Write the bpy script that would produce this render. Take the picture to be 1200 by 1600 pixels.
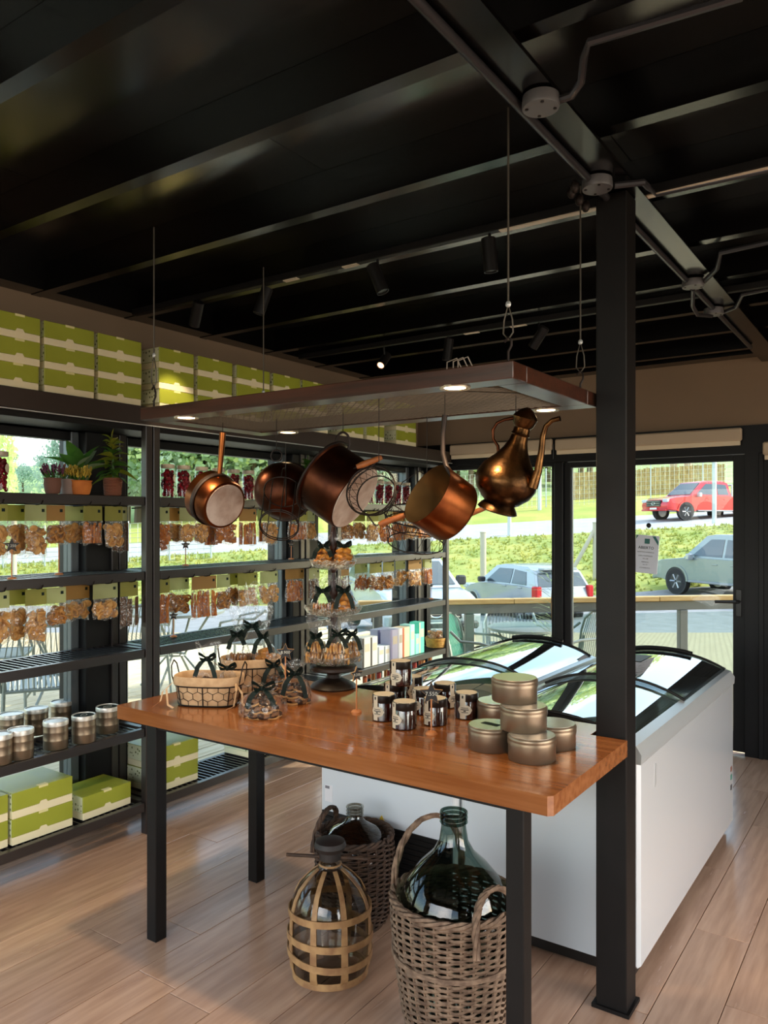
import bpy, math, random
from mathutils import Vector, Matrix
for o in list(bpy.data.objects): bpy.data.objects.remove(o)
SC = bpy.context.scene
COL = SC.collection
R_ = math.radians
# ---------------------------------------------------------------- camera, sky, sun, fill lamps, exposure
YAW = 34.5; EYE = 1.55; FPX = 1215.0; HOR = 815.0
cam = bpy.data.cameras.new('camera'); cam.sensor_fit = 'VERTICAL'; cam.sensor_height = 36
cam.lens = 36*FPX/1600; cam.shift_y = (HOR-800)/1600; cam.clip_start = .05; cam.clip_end = 900
camo = bpy.data.objects.new('camera', cam); COL.objects.link(camo)
camo.location = (0, 0, EYE); camo.rotation_euler = (R_(90), 0, R_(YAW)); SC.camera = camo
CR = Vector((math.cos(R_(YAW)), math.sin(R_(YAW)), 0)); CF = Vector((-math.sin(R_(YAW)), math.cos(R_(YAW)), 0)); UP = Vector((0, 0, 1))
CO = Vector((0, 0, EYE))
vs = SC.view_settings
vs.view_transform = 'Standard'; vs.look = 'None'; vs.exposure = 0.78; vs.gamma = 1.0; vs.use_curve_mapping = False
SC.cycles.max_bounces = 10; SC.cycles.transparent_max_bounces = 24; SC.cycles.glossy_bounces = 5
SC.cycles.diffuse_bounces = 4; SC.cycles.caustics_reflective = False; SC.cycles.caustics_refractive = False
SC.cycles.sample_clamp_indirect = 6.0; SC.cycles.use_denoising = True
SUN_DIR = Vector((1.15, 1.0, .85)).normalized()
w = bpy.data.worlds.new('sky'); SC.world = w; w.use_nodes = True
nt = w.node_tree; nt.nodes.clear()
wo = nt.nodes.new('ShaderNodeOutputWorld'); bg = nt.nodes.new('ShaderNodeBackground'); sk = nt.nodes.new('ShaderNodeTexSky')
sk.sky_type = 'NISHITA'; sk.sun_disc = False; sk.sun_elevation = math.asin(SUN_DIR.z); sk.sun_rotation = math.atan2(SUN_DIR.x, SUN_DIR.y)
sk.air_density = 1.2; sk.dust_density = 1.5
tc = nt.nodes.new('ShaderNodeTexCoord'); nz = nt.nodes.new('ShaderNodeTexNoise'); nz.inputs['Scale'].default_value = 3.2; nz.inputs['Detail'].default_value = 6
rp = nt.nodes.new('ShaderNodeValToRGB'); rp.color_ramp.elements[0].position = .5; rp.color_ramp.elements[1].position = .66
mx = nt.nodes.new('ShaderNodeMix'); mx.data_type = 'RGBA'; mx.inputs['B'].default_value = (6.5, 6.6, 6.8, 1)
nt.links.new(tc.outputs['Generated'], nz.inputs['Vector']); nt.links.new(nz.outputs['Fac'], rp.inputs['Fac'])
nt.links.new(rp.outputs['Color'], mx.inputs['Factor']); nt.links.new(sk.outputs['Color'], mx.inputs['A'])
nt.links.new(mx.outputs['Result'], bg.inputs['Color']); bg.inputs['Strength'].default_value = 0.36
nt.links.new(bg.outputs['Background'], wo.inputs['Surface'])

def lamp(kind, name, loc, energy, color=(1, 1, 1), **kw):
    l = bpy.data.lights.new(name, kind); l.energy = energy; l.color = color
    for k, v in kw.items(): setattr(l, k, v)
    o = bpy.data.objects.new(name, l); COL.objects.link(o); o.location = loc
    return o
def aim(o, d): o.rotation_euler = Vector(d).to_track_quat('-Z', 'Y').to_euler()
sun = lamp('SUN', 'sun', (-20, 10, 30), 2.8, (1, .93, .8), angle=R_(.6)); aim(sun, -SUN_DIR)
# two unseen area lamps added as fill, behind the camera and at the side
a1 = lamp('AREA', 'front_fill', (-1.6, -2.55, 1.6), 19, (1, .95, .88), shape='RECTANGLE', size=5.0, size_y=1.4, spread=R_(84)); aim(a1, (-.1, 1, -.5))
a2 = lamp('AREA', 'side_fill', (3.35, 1.6, 1.1), 60, (1, .95, .88), shape='RECTANGLE', size=5.0, size_y=1.3, spread=R_(120)); aim(a2, (-1, 0, -.75))

# ---------------------------------------------------------------- helpers
def lin(h):
    h = h.lstrip('#'); c = [int(h[i:i+2], 16)/255 for i in (0, 2, 4)]
    return tuple((x/12.92 if x <= .04045 else ((x+.055)/1.055)**2.4) for x in c)+(1,)
def ray(px, py): return CF + CR*((px-600)/FPX) - UP*((py-HOR)/FPX)
def onz(px, py, z): r = ray(px, py); return CO + r*((z-EYE)/r.z)
def onx(px, py, x): r = ray(px, py); return CO + r*(x/r.x)
def ony(px, py, y): r = ray(px, py); return CO + r*(y/r.y)
def atd(px, py, d): return CO + ray(px, py)*d
def site(u, v, z=0): p = CR*u + CF*v; return Vector((p.x, p.y, z))
def depth(p): return (Vector(p)-CO).dot(CF)
def frame_from(n, up=(0, 0, 1)):
    n = Vector(n).normalized(); u = Vector(up); x = u.cross(n)
    if x.length < 1e-4: x = Vector((1, 0, 0)).cross(n)
    x.normalize(); y = n.cross(x)
    return Matrix((x, y, n)).transposed()
def TM(loc, rot=None, s=1):
    m = Matrix.Translation(Vector(loc))
    if rot is not None: m = m @ rot.to_4x4()
    if s != 1: m = m @ Matrix.Scale(s, 4)
    return m
def RZ(a): return Matrix.Rotation(a, 3, 'Z')

class MB:
    def __init__(s): s.v = []; s.f = []; s.M = Matrix.Identity(4)
    def add(s, vs_, fs):
        n = len(s.v); M = s.M
        s.v += [tuple(M @ Vector(p)) for p in vs_]; s.f += [tuple(i+n for i in f) for f in fs]; return s
    def box(s, x0, x1, y0, y1, z0, z1, b=0):
        if x0 > x1: x0, x1 = x1, x0
        if y0 > y1: y0, y1 = y1, y0
        if z0 > z1: z0, z1 = z1, z0
        if b <= 0:
            return s.add([(x0, y0, z0), (x1, y0, z0), (x1, y1, z0), (x0, y1, z0), (x0, y0, z1), (x1, y0, z1), (x1, y1, z1), (x0, y1, z1)],
                         [(3, 2, 1, 0), (4, 5, 6, 7), (0, 1, 5, 4), (1, 2, 6, 5), (2, 3, 7, 6), (3, 0, 4, 7)])
        c = Vector(((x0+x1)/2, (y0+y1)/2, (z0+z1)/2)); h = Vector(((x1-x0)/2, (y1-y0)/2, (z1-z0)/2)); b = min(b, *[q*.49 for q in h])
        V = []; idx = {}
        for sx in (-1, 1):
            for sy in (-1, 1):
                for sz in (-1, 1):
                    for a in range(3):
                        p = [sx*(h.x-b), sy*(h.y-b), sz*(h.z-b)]; p[a] = (sx, sy, sz)[a]*h[a]
                        idx[(sx, sy, sz, a)] = len(V); V.append(tuple(c+Vector(p)))
        F = []
        def q(*k): F.append(tuple(idx[i] for i in k))
        for a in range(3):
            o1, o2 = [i for i in range(3) if i != a]
            for sg in (-1, 1):
                ks = []
                for (p, r) in ((-1, -1), (1, -1), (1, 1), (-1, 1)):
                    t = [0, 0, 0]; t[a] = sg; t[o1] = p; t[o2] = r; ks.append((*t, a))
                if (sg == 1) != (a != 1): ks.reverse()
                q(*ks)
        for a in range(3):
            o1, o2 = [i for i in range(3) if i != a]
            for p in (-1, 1):
                for r in (-1, 1):
                    t0 = [0, 0, 0]; t0[a] = -1; t0[o1] = p; t0[o2] = r; t1 = list(t0); t1[a] = 1
                    q((*t0, o1), (*t1, o1), (*t1, o2), (*t0, o2))
        for sx in (-1, 1):
            for sy in (-1, 1):
                for sz in (-1, 1): q((sx, sy, sz, 0), (sx, sy, sz, 1), (sx, sy, sz, 2))
        return s.add(V, F)
    def tube(s, pts, r, n=8, closed=False, caps=True):
        pts = [Vector(p) for p in pts]; m = len(pts); rr = r if isinstance(r, (list, tuple)) else [r]*m
        T = []
        for i in range(m):
            a = pts[(i-1) % m] if (closed or i > 0) else pts[i]; b = pts[(i+1) % m] if (closed or i < m-1) else pts[i]
            t = b-a; T.append(t.normalized() if t.length > 1e-9 else Vector((0, 0, 1)))
        u = T[0].orthogonal().normalized(); V = []
        for i in range(m):
            u = u - T[i]*u.dot(T[i])
            u = u.normalized() if u.length > 1e-6 else T[i].orthogonal().normalized()
            w_ = T[i].cross(u)
            for k in range(n):
                a = 2*math.pi*k/n; V.append(tuple(pts[i]+(u*math.cos(a)+w_*math.sin(a))*rr[i]))
        F = []
        for i in range(m if closed else m-1):
            j = (i+1) % m
            for k in range(n):
                l = (k+1) % n; F.append((i*n+k, i*n+l, j*n+l, j*n+k))
        if caps and not closed:
            F.append(tuple(reversed(range(n)))); F.append(tuple(range((m-1)*n, m*n)))
        return s.add(V, F)
    def lathe(s, prof, n=32, capb=True, capt=True):
        V = []; F = []
        for (r, z) in prof:
            for k in range(n):
                a = 2*math.pi*k/n; V.append((r*math.cos(a), r*math.sin(a), z))
        for i in range(len(prof)-1):
            for k in range(n):
                l = (k+1) % n; F.append((i*n+k, i*n+l, (i+1)*n+l, (i+1)*n+k))
        if capb: F.append(tuple(reversed(range(n))))
        if capt: F.append(tuple(range((len(prof)-1)*n, len(prof)*n)))
        return s.add(V, F)
    def cyl(s, c, r, z0, z1, n=24, b=0):
        M0 = s.M.copy(); s.M = M0 @ Matrix.Translation(Vector((c[0], c[1], 0)))
        s.lathe([(r, z0), (r, z1)] if b <= 0 else [(r-b, z0), (r, z0+b), (r, z1-b), (r-b, z1)], n); s.M = M0; return s
    def ball(s, c, r, nu=12, nv=8):
        rx, ry, rz = r if isinstance(r, (list, tuple)) else (r, r, r); V = []; F = []
        for i in range(1, nv):
            t = math.pi*i/nv
            for k in range(nu):
                a = 2*math.pi*k/nu; V.append((c[0]+rx*math.sin(t)*math.cos(a), c[1]+ry*math.sin(t)*math.sin(a), c[2]+rz*math.cos(t)))
        T = len(V); V.append((c[0], c[1], c[2]+rz)); B = len(V); V.append((c[0], c[1], c[2]-rz))
        for i in range(nv-2):
            for k in range(nu):
                l = (k+1) % nu; F.append((i*nu+k, (i+1)*nu+k, (i+1)*nu+l, i*nu+l))
        for k in range(nu):
            l = (k+1) % nu; F.append((T, k, l)); F.append((B, (nv-2)*nu+l, (nv-2)*nu+k))
        return s.add(V, F)
    def prism(s, poly, z0, z1):
        n = len(poly)
        return s.add([(x, y, z0) for x, y in poly]+[(x, y, z1) for x, y in poly],
                     [tuple(reversed(range(n))), tuple(range(n, 2*n))]+[(i, (i+1) % n, n+(i+1) % n, n+i) for i in range(n)])
    def ribbon(s, pts, wv, th=.0008):
        n = len(pts); V = []; F = []
        for p, q in zip(pts, wv if isinstance(wv, list) else [wv]*n):
            p = Vector(p); q = Vector(q); V += [tuple(p-q), tuple(p+q)]
        for i in range(n-1): F.append((2*i, 2*i+1, 2*i+3, 2*i+2))
        return s.add(V, F)
    def mesh(s, name, mat, smooth=True, ang=38):
        me = bpy.data.meshes.new(name); me.from_pydata(s.v, [], s.f); me.materials.append(mat)
        if smooth:
            me.polygons.foreach_set('use_smooth', [True]*len(me.polygons)); me.set_sharp_from_angle(angle=R_(ang))
        me.update(); return me
    def build(s, name, mat, parent=None, smooth=True, ang=38, label=None, kind=None):
        return put(s.mesh(name, mat, smooth, ang), name, parent, label=label, kind=kind)
def put(me, name, parent=None, loc=None, rot=None, label=None, kind=None):
    o = bpy.data.objects.new(name, me); COL.objects.link(o)
    if parent: o.parent = parent
    if loc is not None: o.location = loc
    if rot is not None: o.rotation_euler = rot.to_euler() if isinstance(rot, Matrix) else rot
    if label: o['label'] = label
    if kind: o['kind'] = kind
    return o
def thing(name, label, cat, loc=(0, 0, 0), rot=None, group=None):
    o = bpy.data.objects.new(name, None); COL.objects.link(o); o.location = loc; o.empty_display_size = .05
    if rot is not None: o.rotation_euler = rot.to_euler() if isinstance(rot, Matrix) else rot
    o['label'] = label; o['category'] = cat
    if group: o['group'] = group
    return o
def tag(o, label, cat, group=None):
    o['label'] = label; o['category'] = cat
    if group: o['group'] = group
    return o
KIDS = {}
def dup(root, label, loc=None, rot=None, group=None, parent=None):
    r = root.copy(); COL.objects.link(r)
    if parent: r.parent = parent
    if loc is not None: r.location = loc
    if rot is not None: r.rotation_euler = rot.to_euler() if isinstance(rot, Matrix) else rot
    if label: r['label'] = label
    if group: r['group'] = group
    for ch in root.children:
        dup(ch, None, parent=r)
    return r
def struct(mb, name, mat, parent=None, **k):
    o = mb.build(name, mat, parent, **k)
    if not parent: o['kind'] = 'structure'
    return o
def sgroup(name):
    o = bpy.data.objects.new(name, None); COL.objects.link(o); o['kind'] = 'structure'; return o
def txt(name, body, size, mat, parent, loc, rot, ext=.0004, align='CENTER', bold=0):
    c = bpy.data.curves.new(name, 'FONT'); c.body = body; c.size = size; c.extrude = ext; c.align_x = align; c.align_y = 'CENTER'; c.offset = bold; c.resolution_u = 2
    o = bpy.data.objects.new(name, c); COL.objects.link(o); dg = bpy.context.evaluated_depsgraph_get(); me = bpy.data.meshes.new_from_object(o.evaluated_get(dg)); bpy.data.objects.remove(o); me.materials.clear(); me.materials.append(mat)
    return put(me, name, parent, loc, rot)

# ---------------------------------------------------------------- materials
def mat(name, col, rough=.5, metal=0, col2=None, ns=8, nd=3, st=(1, 1, 1), bump=0, bs=60, spec=.5, coat=0, trans=0, rnd=0, ior=1.5, lo=.35, hi=.65, rv=0):
    m = bpy.data.materials.new(name); m.use_nodes = True; t = m.node_tree; b = t.nodes['Principled BSDF']; L = t.links.new
    b.inputs['Base Color'].default_value = lin(col); b.inputs['Roughness'].default_value = rough; b.inputs['Metallic'].default_value = metal
    b.inputs['IOR'].default_value = ior; b.inputs['Specular IOR Level'].default_value = spec; b.inputs['Coat Weight'].default_value = coat; b.inputs['Coat Roughness'].default_value = .08
    vec = None
    if col2 or bump:
        tc = t.nodes.new('ShaderNodeTexCoord'); mp = t.nodes.new('ShaderNodeMapping'); mp.inputs['Scale'].default_value = st
        L(tc.outputs['Object'], mp.inputs['Vector']); vec = mp.outputs['Vector']
        if rnd:
            oi = t.nodes.new('ShaderNodeObjectInfo'); ad = t.nodes.new('ShaderNodeVectorMath'); ad.operation = 'MULTIPLY_ADD'
            ad.inputs[1].default_value = (37, 53, 29); L(oi.outputs['Random'], ad.inputs[0]); L(vec, ad.inputs[2]); vec = ad.outputs['Vector']
    src = None
    if col2:
        n = t.nodes.new('ShaderNodeTexNoise'); n.inputs['Scale'].default_value = ns; n.inputs['Detail'].default_value = nd; L(vec, n.inputs['Vector'])
        r = t.nodes.new('ShaderNodeValToRGB'); r.color_ramp.elements[0].position = lo; r.color_ramp.elements[1].position = hi
        r.color_ramp.elements[0].color = lin(col); r.color_ramp.elements[1].color = lin(col2); L(n.outputs['Fac'], r.inputs['Fac']); src = r.outputs['Color']
        if rv:
            ma = t.nodes.new('ShaderNodeMapRange'); ma.inputs['To Min'].default_value = max(0, rough-rv); ma.inputs['To Max'].default_value = rough+rv
            L(n.outputs['Fac'], ma.inputs['Value']); L(ma.outputs['Result'], b.inputs['Roughness'])
    if rnd:
        oi2 = t.nodes.new('ShaderNodeObjectInfo'); mr = t.nodes.new('ShaderNodeMapRange'); mr.inputs['To Min'].default_value = 1-rnd; mr.inputs['To Max'].default_value = 1+rnd
        L(oi2.outputs['Random'], mr.inputs['Value']); mm = t.nodes.new('ShaderNodeMix'); mm.data_type = 'RGBA'; mm.blend_type = 'MULTIPLY'; mm.inputs['Factor'].default_value = 1
        if src: L(src, mm.inputs['A'])
        else: mm.inputs['A'].default_value = lin(col)
        L(mr.outputs['Result'], mm.inputs['B']); src = mm.outputs['Result']
    if src: L(src, b.inputs['Base Color'])
    if bump:
        n2 = t.nodes.new('ShaderNodeTexNoise'); n2.inputs['Scale'].default_value = bs; n2.inputs['Detail'].default_value = 4; L(vec, n2.inputs['Vector'])
        bp = t.nodes.new('ShaderNodeBump'); bp.inputs['Strength'].default_value = bump; bp.inputs['Distance'].default_value = .004; L(n2.outputs['Fac'], bp.inputs['Height']); L(bp.outputs['Normal'], b.inputs['Normal'])
    if trans:
        tr = t.nodes.new('ShaderNodeBsdfTranslucent'); ms = t.nodes.new('ShaderNodeMixShader'); ms.inputs[0].default_value = trans
        if src: L(src, tr.inputs['Color'])
        else: tr.inputs['Color'].default_value = lin(col)
        L(b.outputs[0], ms.inputs[1]); L(tr.outputs[0], ms.inputs[2]); L(ms.outputs[0], t.nodes['Material Output'].inputs['Surface'])
    return m
def glass(name, tint='#ffffff', f0=.04, rough=.0, crinkle=0, cs=40, extra=0, pw=4.5, haze=0):
    m = bpy.data.materials.new(name); m.use_nodes = True; t = m.node_tree; t.nodes.clear(); L = t.links.new
    o = t.nodes.new('ShaderNodeOutputMaterial'); tr = t.nodes.new('ShaderNodeBsdfTransparent'); gl = t.nodes.new('ShaderNodeBsdfGlossy'); fr = t.nodes.new('ShaderNodeLayerWeight'); ms = t.nodes.new('ShaderNodeMixShader')
    tr.inputs['Color'].default_value = lin(tint); gl.inputs['Roughness'].default_value = rough; fr.inputs['Blend'].default_value = .5
    p = t.nodes.new('ShaderNodeMath'); p.operation = 'POWER'; p.inputs[1].default_value = pw; L(fr.outputs['Facing'], p.inputs[0])
    q = t.nodes.new('ShaderNodeMath'); q.operation = 'MULTIPLY_ADD'; q.inputs[1].default_value = 1-f0-extra; q.inputs[2].default_value = f0+extra; q.use_clamp = True; L(p.outputs[0], q.inputs[0])
    if crinkle:
        tc = t.nodes.new('ShaderNodeTexCoord'); n = t.nodes.new('ShaderNodeTexVoronoi'); n.inputs['Scale'].default_value = cs; L(tc.outputs['Object'], n.inputs['Vector'])
        bp = t.nodes.new('ShaderNodeBump'); bp.inputs['Strength'].default_value = crinkle; bp.inputs['Distance'].default_value = .01; L(n.outputs['Distance'], bp.inputs['Height'])
        L(bp.outputs['Normal'], gl.inputs['Normal']); L(bp.outputs['Normal'], fr.inputs['Normal'])
    L(q.outputs[0], ms.inputs[0]); L(tr.outputs[0], ms.inputs[1]); L(gl.outputs[0], ms.inputs[2]); L(ms.outputs[0], o.inputs['Surface'])
    if haze:
        df = t.nodes.new('ShaderNodeBsdfTranslucent'); dd = t.nodes.new('ShaderNodeBsdfDiffuse'); m2 = t.nodes.new('ShaderNodeMixShader'); m3 = t.nodes.new('ShaderNodeMixShader'); tc2 = t.nodes.new('ShaderNodeTexCoord'); n3 = t.nodes.new('ShaderNodeTexNoise'); n3.inputs['Scale'].default_value = 38; n3.inputs['Distortion'].default_value = 2.5; L(tc2.outputs['Object'], n3.inputs['Vector'])
        mr = t.nodes.new('ShaderNodeMapRange'); mr.inputs['From Min'].default_value = .48; mr.inputs['From Max'].default_value = .72; mr.inputs['To Min'].default_value = haze*.25; mr.inputs['To Max'].default_value = haze*2.6; L(n3.outputs['Fac'], mr.inputs['Value'])
        m2.inputs[0].default_value = .5; L(df.outputs[0], m2.inputs[1]); L(dd.outputs[0], m2.inputs[2]); L(mr.outputs['Result'], m3.inputs[0]); L(ms.outputs[0], m3.inputs[1]); L(m2.outputs[0], m3.inputs[2]); L(m3.outputs[0], o.inputs['Surface'])
    return m
def emit(name, col, s):
    m = bpy.data.materials.new(name); m.use_nodes = True; b = m.node_tree.nodes['Principled BSDF']; b.inputs['Base Color'].default_value = lin(col)
    b.inputs['Emission Color'].default_value = lin(col); b.inputs['Emission Strength'].default_value = s; return m
def dots(name, base, ink, scale=70, thr=.22):
    m = mat(name, base, .55); t = m.node_tree; L = t.links.new; b = t.nodes['Principled BSDF']
    tc = t.nodes.new('ShaderNodeTexCoord'); v = t.nodes.new('ShaderNodeTexVoronoi'); v.inputs['Scale'].default_value = scale; v.inputs['Randomness'].default_value = .6; L(tc.outputs['Object'], v.inputs['Vector'])
    r = t.nodes.new('ShaderNodeValToRGB'); r.color_ramp.interpolation = 'CONSTANT'; r.color_ramp.elements[0].color = lin(ink); r.color_ramp.elements[1].color = lin(base); r.color_ramp.elements[1].position = thr
    L(v.outputs['Distance'], r.inputs['Fac']); L(r.outputs['Color'], b.inputs['Base Color']); return m

m_black = mat('black_steel', '#100f0f', .5, 0, '#151313', 12, bump=.05, bs=200, spec=.25)
m_ceil = mat('black_ceiling_paint', '#100f0d', .2, 0, '#161412', 3, 4, spec=.8, ior=1.8, rv=.05)
m_joist = mat('black_joist_paint', '#070606', .2, 0, spec=.7)
m_shelf = mat('shelf_steel', '#262120', .34, 0, spec=.8, bump=.03, bs=150)
m_grate = mat('grating_steel', '#2a2a2c', .25, .3, spec=.8)
m_frame = mat('black_window_frame', '#121214', .45, spec=.25)
m_tan = mat('tan_wall_paint', '#8d7761', .85, 0, '#87725d', 2)
m_blind = mat('cream_blind', '#d9c6ac', .7, trans=.25)
m_floor = mat('floor_plank', '#d0a98e', .25, 0, '#b99279', 9, 6, st=(4, .35, 1), bump=.03, bs=20, spec=.6, rnd=.1, rv=.06)
m_deck = mat('deck_plank', '#ded0b0', .7, 0, '#c4b492', 6, 5, st=(5, .4, 1), rnd=.12)
m_top = mat('tabletop_wood', '#9a6136', .2, 0, '#82491f', 7, 6, st=(.35, 6, 6), spec=.5, coat=.35)
m_rackw = mat('dark_rack_wood', '#4f2b1d', .28, 0, '#331c13', 7, 6, st=(.5, 8, 8), bump=.05, bs=20, spec=.9)
m_mesh = mat('grey_wire', '#665b4d', .45, .7)
m_wire = mat('dark_wire', '#2a2320', .5, .7)
m_cable = mat('steel_cable', '#6b655c', .5, .8)
m_copper = mat('worn_copper', '#98592e', .3, 1, '#552c18', 6, 5, rv=.1, bump=.06, bs=25)
m_copperd = mat('dark_copper', '#6b3e29', .32, 1, '#351d14', 5, 5, rv=.12, bump=.08, bs=25)
m_tinned = mat('worn_tinned_base', '#dccfc5', .55, .1, '#b39a8a', 14, 6, rv=.1)
m_tinin = mat('dull_tinned_lining', '#8c7350', .38, .9, '#57452f', 5)
m_iron = mat('blackened_iron', '#2c2320', .5, .6)
m_brassy = mat('engraved_dark_brass', '#6e4c2c', .3, 1, '#2e2016', 16, 8, rv=.12, bump=.35, bs=45)
m_turned = mat('turned_handle_wood', '#a5612f', .5, 0, '#7b4420', 20)
m_white = mat('white_enamel', '#dfe3e6', .16, 0, spec=.5, coat=1.0)
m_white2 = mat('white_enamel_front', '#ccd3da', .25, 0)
m_alu = mat('brushed_aluminium', '#c8cccd', .3, .35)
m_plas = mat('black_plastic', '#151515', .35)
m_lid = glass('freezer_glass', '#e4efef', .5, pw=2.5)
m_liner = mat('freezer_liner', '#c9d2d4', .5)
m_pane = glass('window_glass', '#f4f9f7', .02)
m_gr = mat('box_green', '#a0a83a', .36, 0, '#979f34', 5)
m_cream = mat('box_cream', '#ece2bd', .6)
m_pat = dots('box_side_pattern', '#dfe2c0', '#6f7a45', 48, .28)
m_tab = mat('box_tab', '#e2dca0', .6)
m_tin = mat('tin_plate', '#8f7e69', .36, .8, '#817160', 8, rv=.04)
m_tinlid = mat('tin_lid', '#d2cfc8', .38, .6)
m_darklab = mat('dark_green_label', '#1c2723', .75, spec=.15)
m_ink = mat('light_print', '#c9c9bd', .6)
m_jar = glass('jar_glass', '#f6fbf8', .05)
m_red = mat('pickled_berries', '#a30f2a', .35, 0, '#5e0a16', 55, 3, bump=.6, bs=60, trans=.25)
m_jlid = mat('pale_jar_lid', '#a89c88', .35)
m_blid = mat('black_jar_lid', '#17120f', .3)
m_jam = mat('dark_jam', '#4a1508', .22, 0, '#2d0b05', 20, trans=.2, coat=.5)
m_paper = mat('label_paper', '#cfc2ab', .6)
m_card = mat('olive_header_card', '#bcb86a', .6, 0, '#aaa85c', 5, trans=.6)
m_card2 = mat('pale_green_header_card', '#d0d2a4', .6, 0, '#bfc38e', 5, trans=.6)
m_card3 = mat('brown_header_card', '#bf9a62', .6, trans=.6)
m_bag = glass('bag_film', '#fdfaf4', .05, .1, .5, 55, haze=.2)
m_cello = glass('cellophane', '#fdfdfd', .04, .1, .7, 38, haze=.08)
m_bis = mat('golden_biscuit', '#efc887', .7, 0, '#d39c55', 40, 3, trans=.45)
m_bis2 = mat('toasted_biscuit', '#dba862', .7, 0, '#b3753a', 40, 3, trans=.45)
m_bis3 = mat('orange_crisp', '#e39b50', .7, 0, '#bd6c32', 40, 3, trans=.45)
m_dark = mat('dark_stick_biscuit', '#6b4a2d', .7, 0, '#452b18', 30, trans=.15)
m_choc = mat('chocolate_biscuit', '#2e1a10', .8, 0, '#7a553a', 60, lo=.5, hi=.6, spec=.2)
m_cshell = mat('pale_biscuit_layer', '#b98a54', .7)
m_ribbon = mat('dark_green_ribbon', '#0f1f1a', .6, 0, '#0a1512', 20, spec=.25)
m_linen = mat('linen_liner', '#c9a67f', .85, 0, '#b8946d', 40, bump=.2, bs=200)
m_star = mat('star_slate', '#211f20', .6)
m_starw = mat('star_wood', '#b98a55', .6)
m_peg = mat('peg_wood', '#c07a48', .5)
m_wick = mat('grey_wicker', '#8a715c', .75, 0, '#5d4737', 40, 3, bump=.2, bs=120)
m_wickd = mat('brown_wicker', '#4d3626', .75, 0, '#2f2016', 40, 3, bump=.2, bs=120)
m_bottle = glass('green_bottle_glass', '#a7b9b3', .06)
m_bottle2 = glass('grey_bottle_glass', '#d3d1ca', .06)
m_cane = mat('split_cane', '#a98458', .6, 0, '#866140', 25, 4)
m_cork = mat('black_cap', '#1e1512', .6)
m_leaf = mat('leaf_green', '#5b8a35', .4, 0, '#45742c', 12, trans=.5)
m_leafy = mat('leaf_variegated', '#669436', .4, 0, '#c3ad3a', 10, trans=.5)
m_pale = mat('pale_leaf', '#9bb08a', .5, trans=.3)
m_pot = mat('brown_ribbed_pot', '#7d4a35', .7)
m_potg = mat('grey_paper_pot', '#8d7a72', .8, bump=.3, bs=40)
m_poto = mat('orange_paper_wrap', '#c9762f', .8, 0, '#a85d22', 10, bump=.4, bs=30)
m_potb = mat('brown_paper_pot', '#6a4638', .8, bump=.3, bs=40)
m_fl1 = mat('purple_heather', '#6a2f52', .7, trans=.2)
m_fl2 = mat('pink_heather', '#c48a7a', .7, trans=.2)
m_fl3 = mat('yellow_heather', '#c8a83a', .7, trans=.2)
m_lampw = emit('downlight_glow', '#ffd9a0', 9)
m_spotg = emit('spot_glow', '#ffb98a', 2.2)
m_trim = mat('downlight_trim', '#c9bda8', .35, .6)
m_cond = mat('galvanised_conduit', '#45454a', .35, .6)
m_jbox = mat('grey_junction_cover', '#66666a', .45, .3)
# ================================================================ the room shell
XW, YB, ZC = -3.5, 5.6, 2.77          # window wall plane, back wall plane, ceiling height
fl = sgroup('floor')
bs_ = MB().box(-3.6, 3.4, -2.7, 5.7, -.12, -.014); struct(bs_, 'floor_base', mat('floor_joint', '#5d4a3c', .8), fl)
PW = .19; cache = {}
rng = random.Random(3)
ix = 0; x = -3.55
while x < 2.6:
    y = -1.2 - rng.random()*1.2 if x > -2.9 else 0.2
    while y < 5.58:
        L_ = 1.22 if y+1.22 < 5.58 else 5.58-y
        if L_ < .05: break
        k = round(L_, 2)
        if y+L_ > (.5 if x > -1.5 else .9):
            if k not in cache: cache[k] = MB().box(0, PW-.0022, 0, L_-.0022, -.014, 0, .0012).mesh('plank', m_floor, True)
            put(cache[k], 'plank', fl, (x, y, 0))
        y += L_
    x += PW; ix += 1
ce = sgroup('ceiling')
struct(MB().box(-3.6, 3.4, -2.7, 5.75, ZC+.012, ZC+.1), 'ceiling_deck', m_ceil, ce)
JY = [.00, .53, 1.07, 1.60, 2.13, 2.66, 3.19, 3.72, 4.25, 4.78, 5.31]
for i in range(len(JY)-1):
    x0 = -3.5 + (.0 if i % 2 else -.9)
    while x0 < 3.3:
        xa, xb = max(x0, -3.5), min(x0+1.8, 3.3)
        if xb-xa > .1: struct(MB().box(xa, xb-.003, JY[i], JY[i+1]-.003, ZC, ZC+.012), 'ceiling_panel', m_ceil, ce)
        x0 += 1.8
def cprofile(z0, z1, w, t=.007):      # lipped channel: web towards the viewer, flanges behind it
    return [(0, z0), (w, z0), (w, z0+t), (t, z0+t), (t, z1), (0, z1)]
for i, y in enumerate(JY):
    mb = MB(); mb.M = Matrix(((0, 0, 1, 0), (1, 0, 0, y-.02), (0, 1, 0, 0), (0, 0, 0, 1)))
    mb.prism(cprofile(2.635, ZC-.001, .05), -3.5, 3.3); struct(mb, f'trim_{i+1}', m_joist, smooth=False)
mb = MB()                                # main I-section beam along the room
mb.box(-.84, -.72, -1.5, 5.56, 2.59, 2.602).box(-.787, -.775, -1.5, 5.56, 2.602, 2.634)
struct(mb, 'main_beam', m_joist, smooth=False)
mb = MB(); mb.box(-.85, -.752, 2.432, 2.53, 0, 2.589, .003).box(-.862, -.742, 2.424, 2.54, 0, .012)
struct(mb, 'column', m_black)
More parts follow.
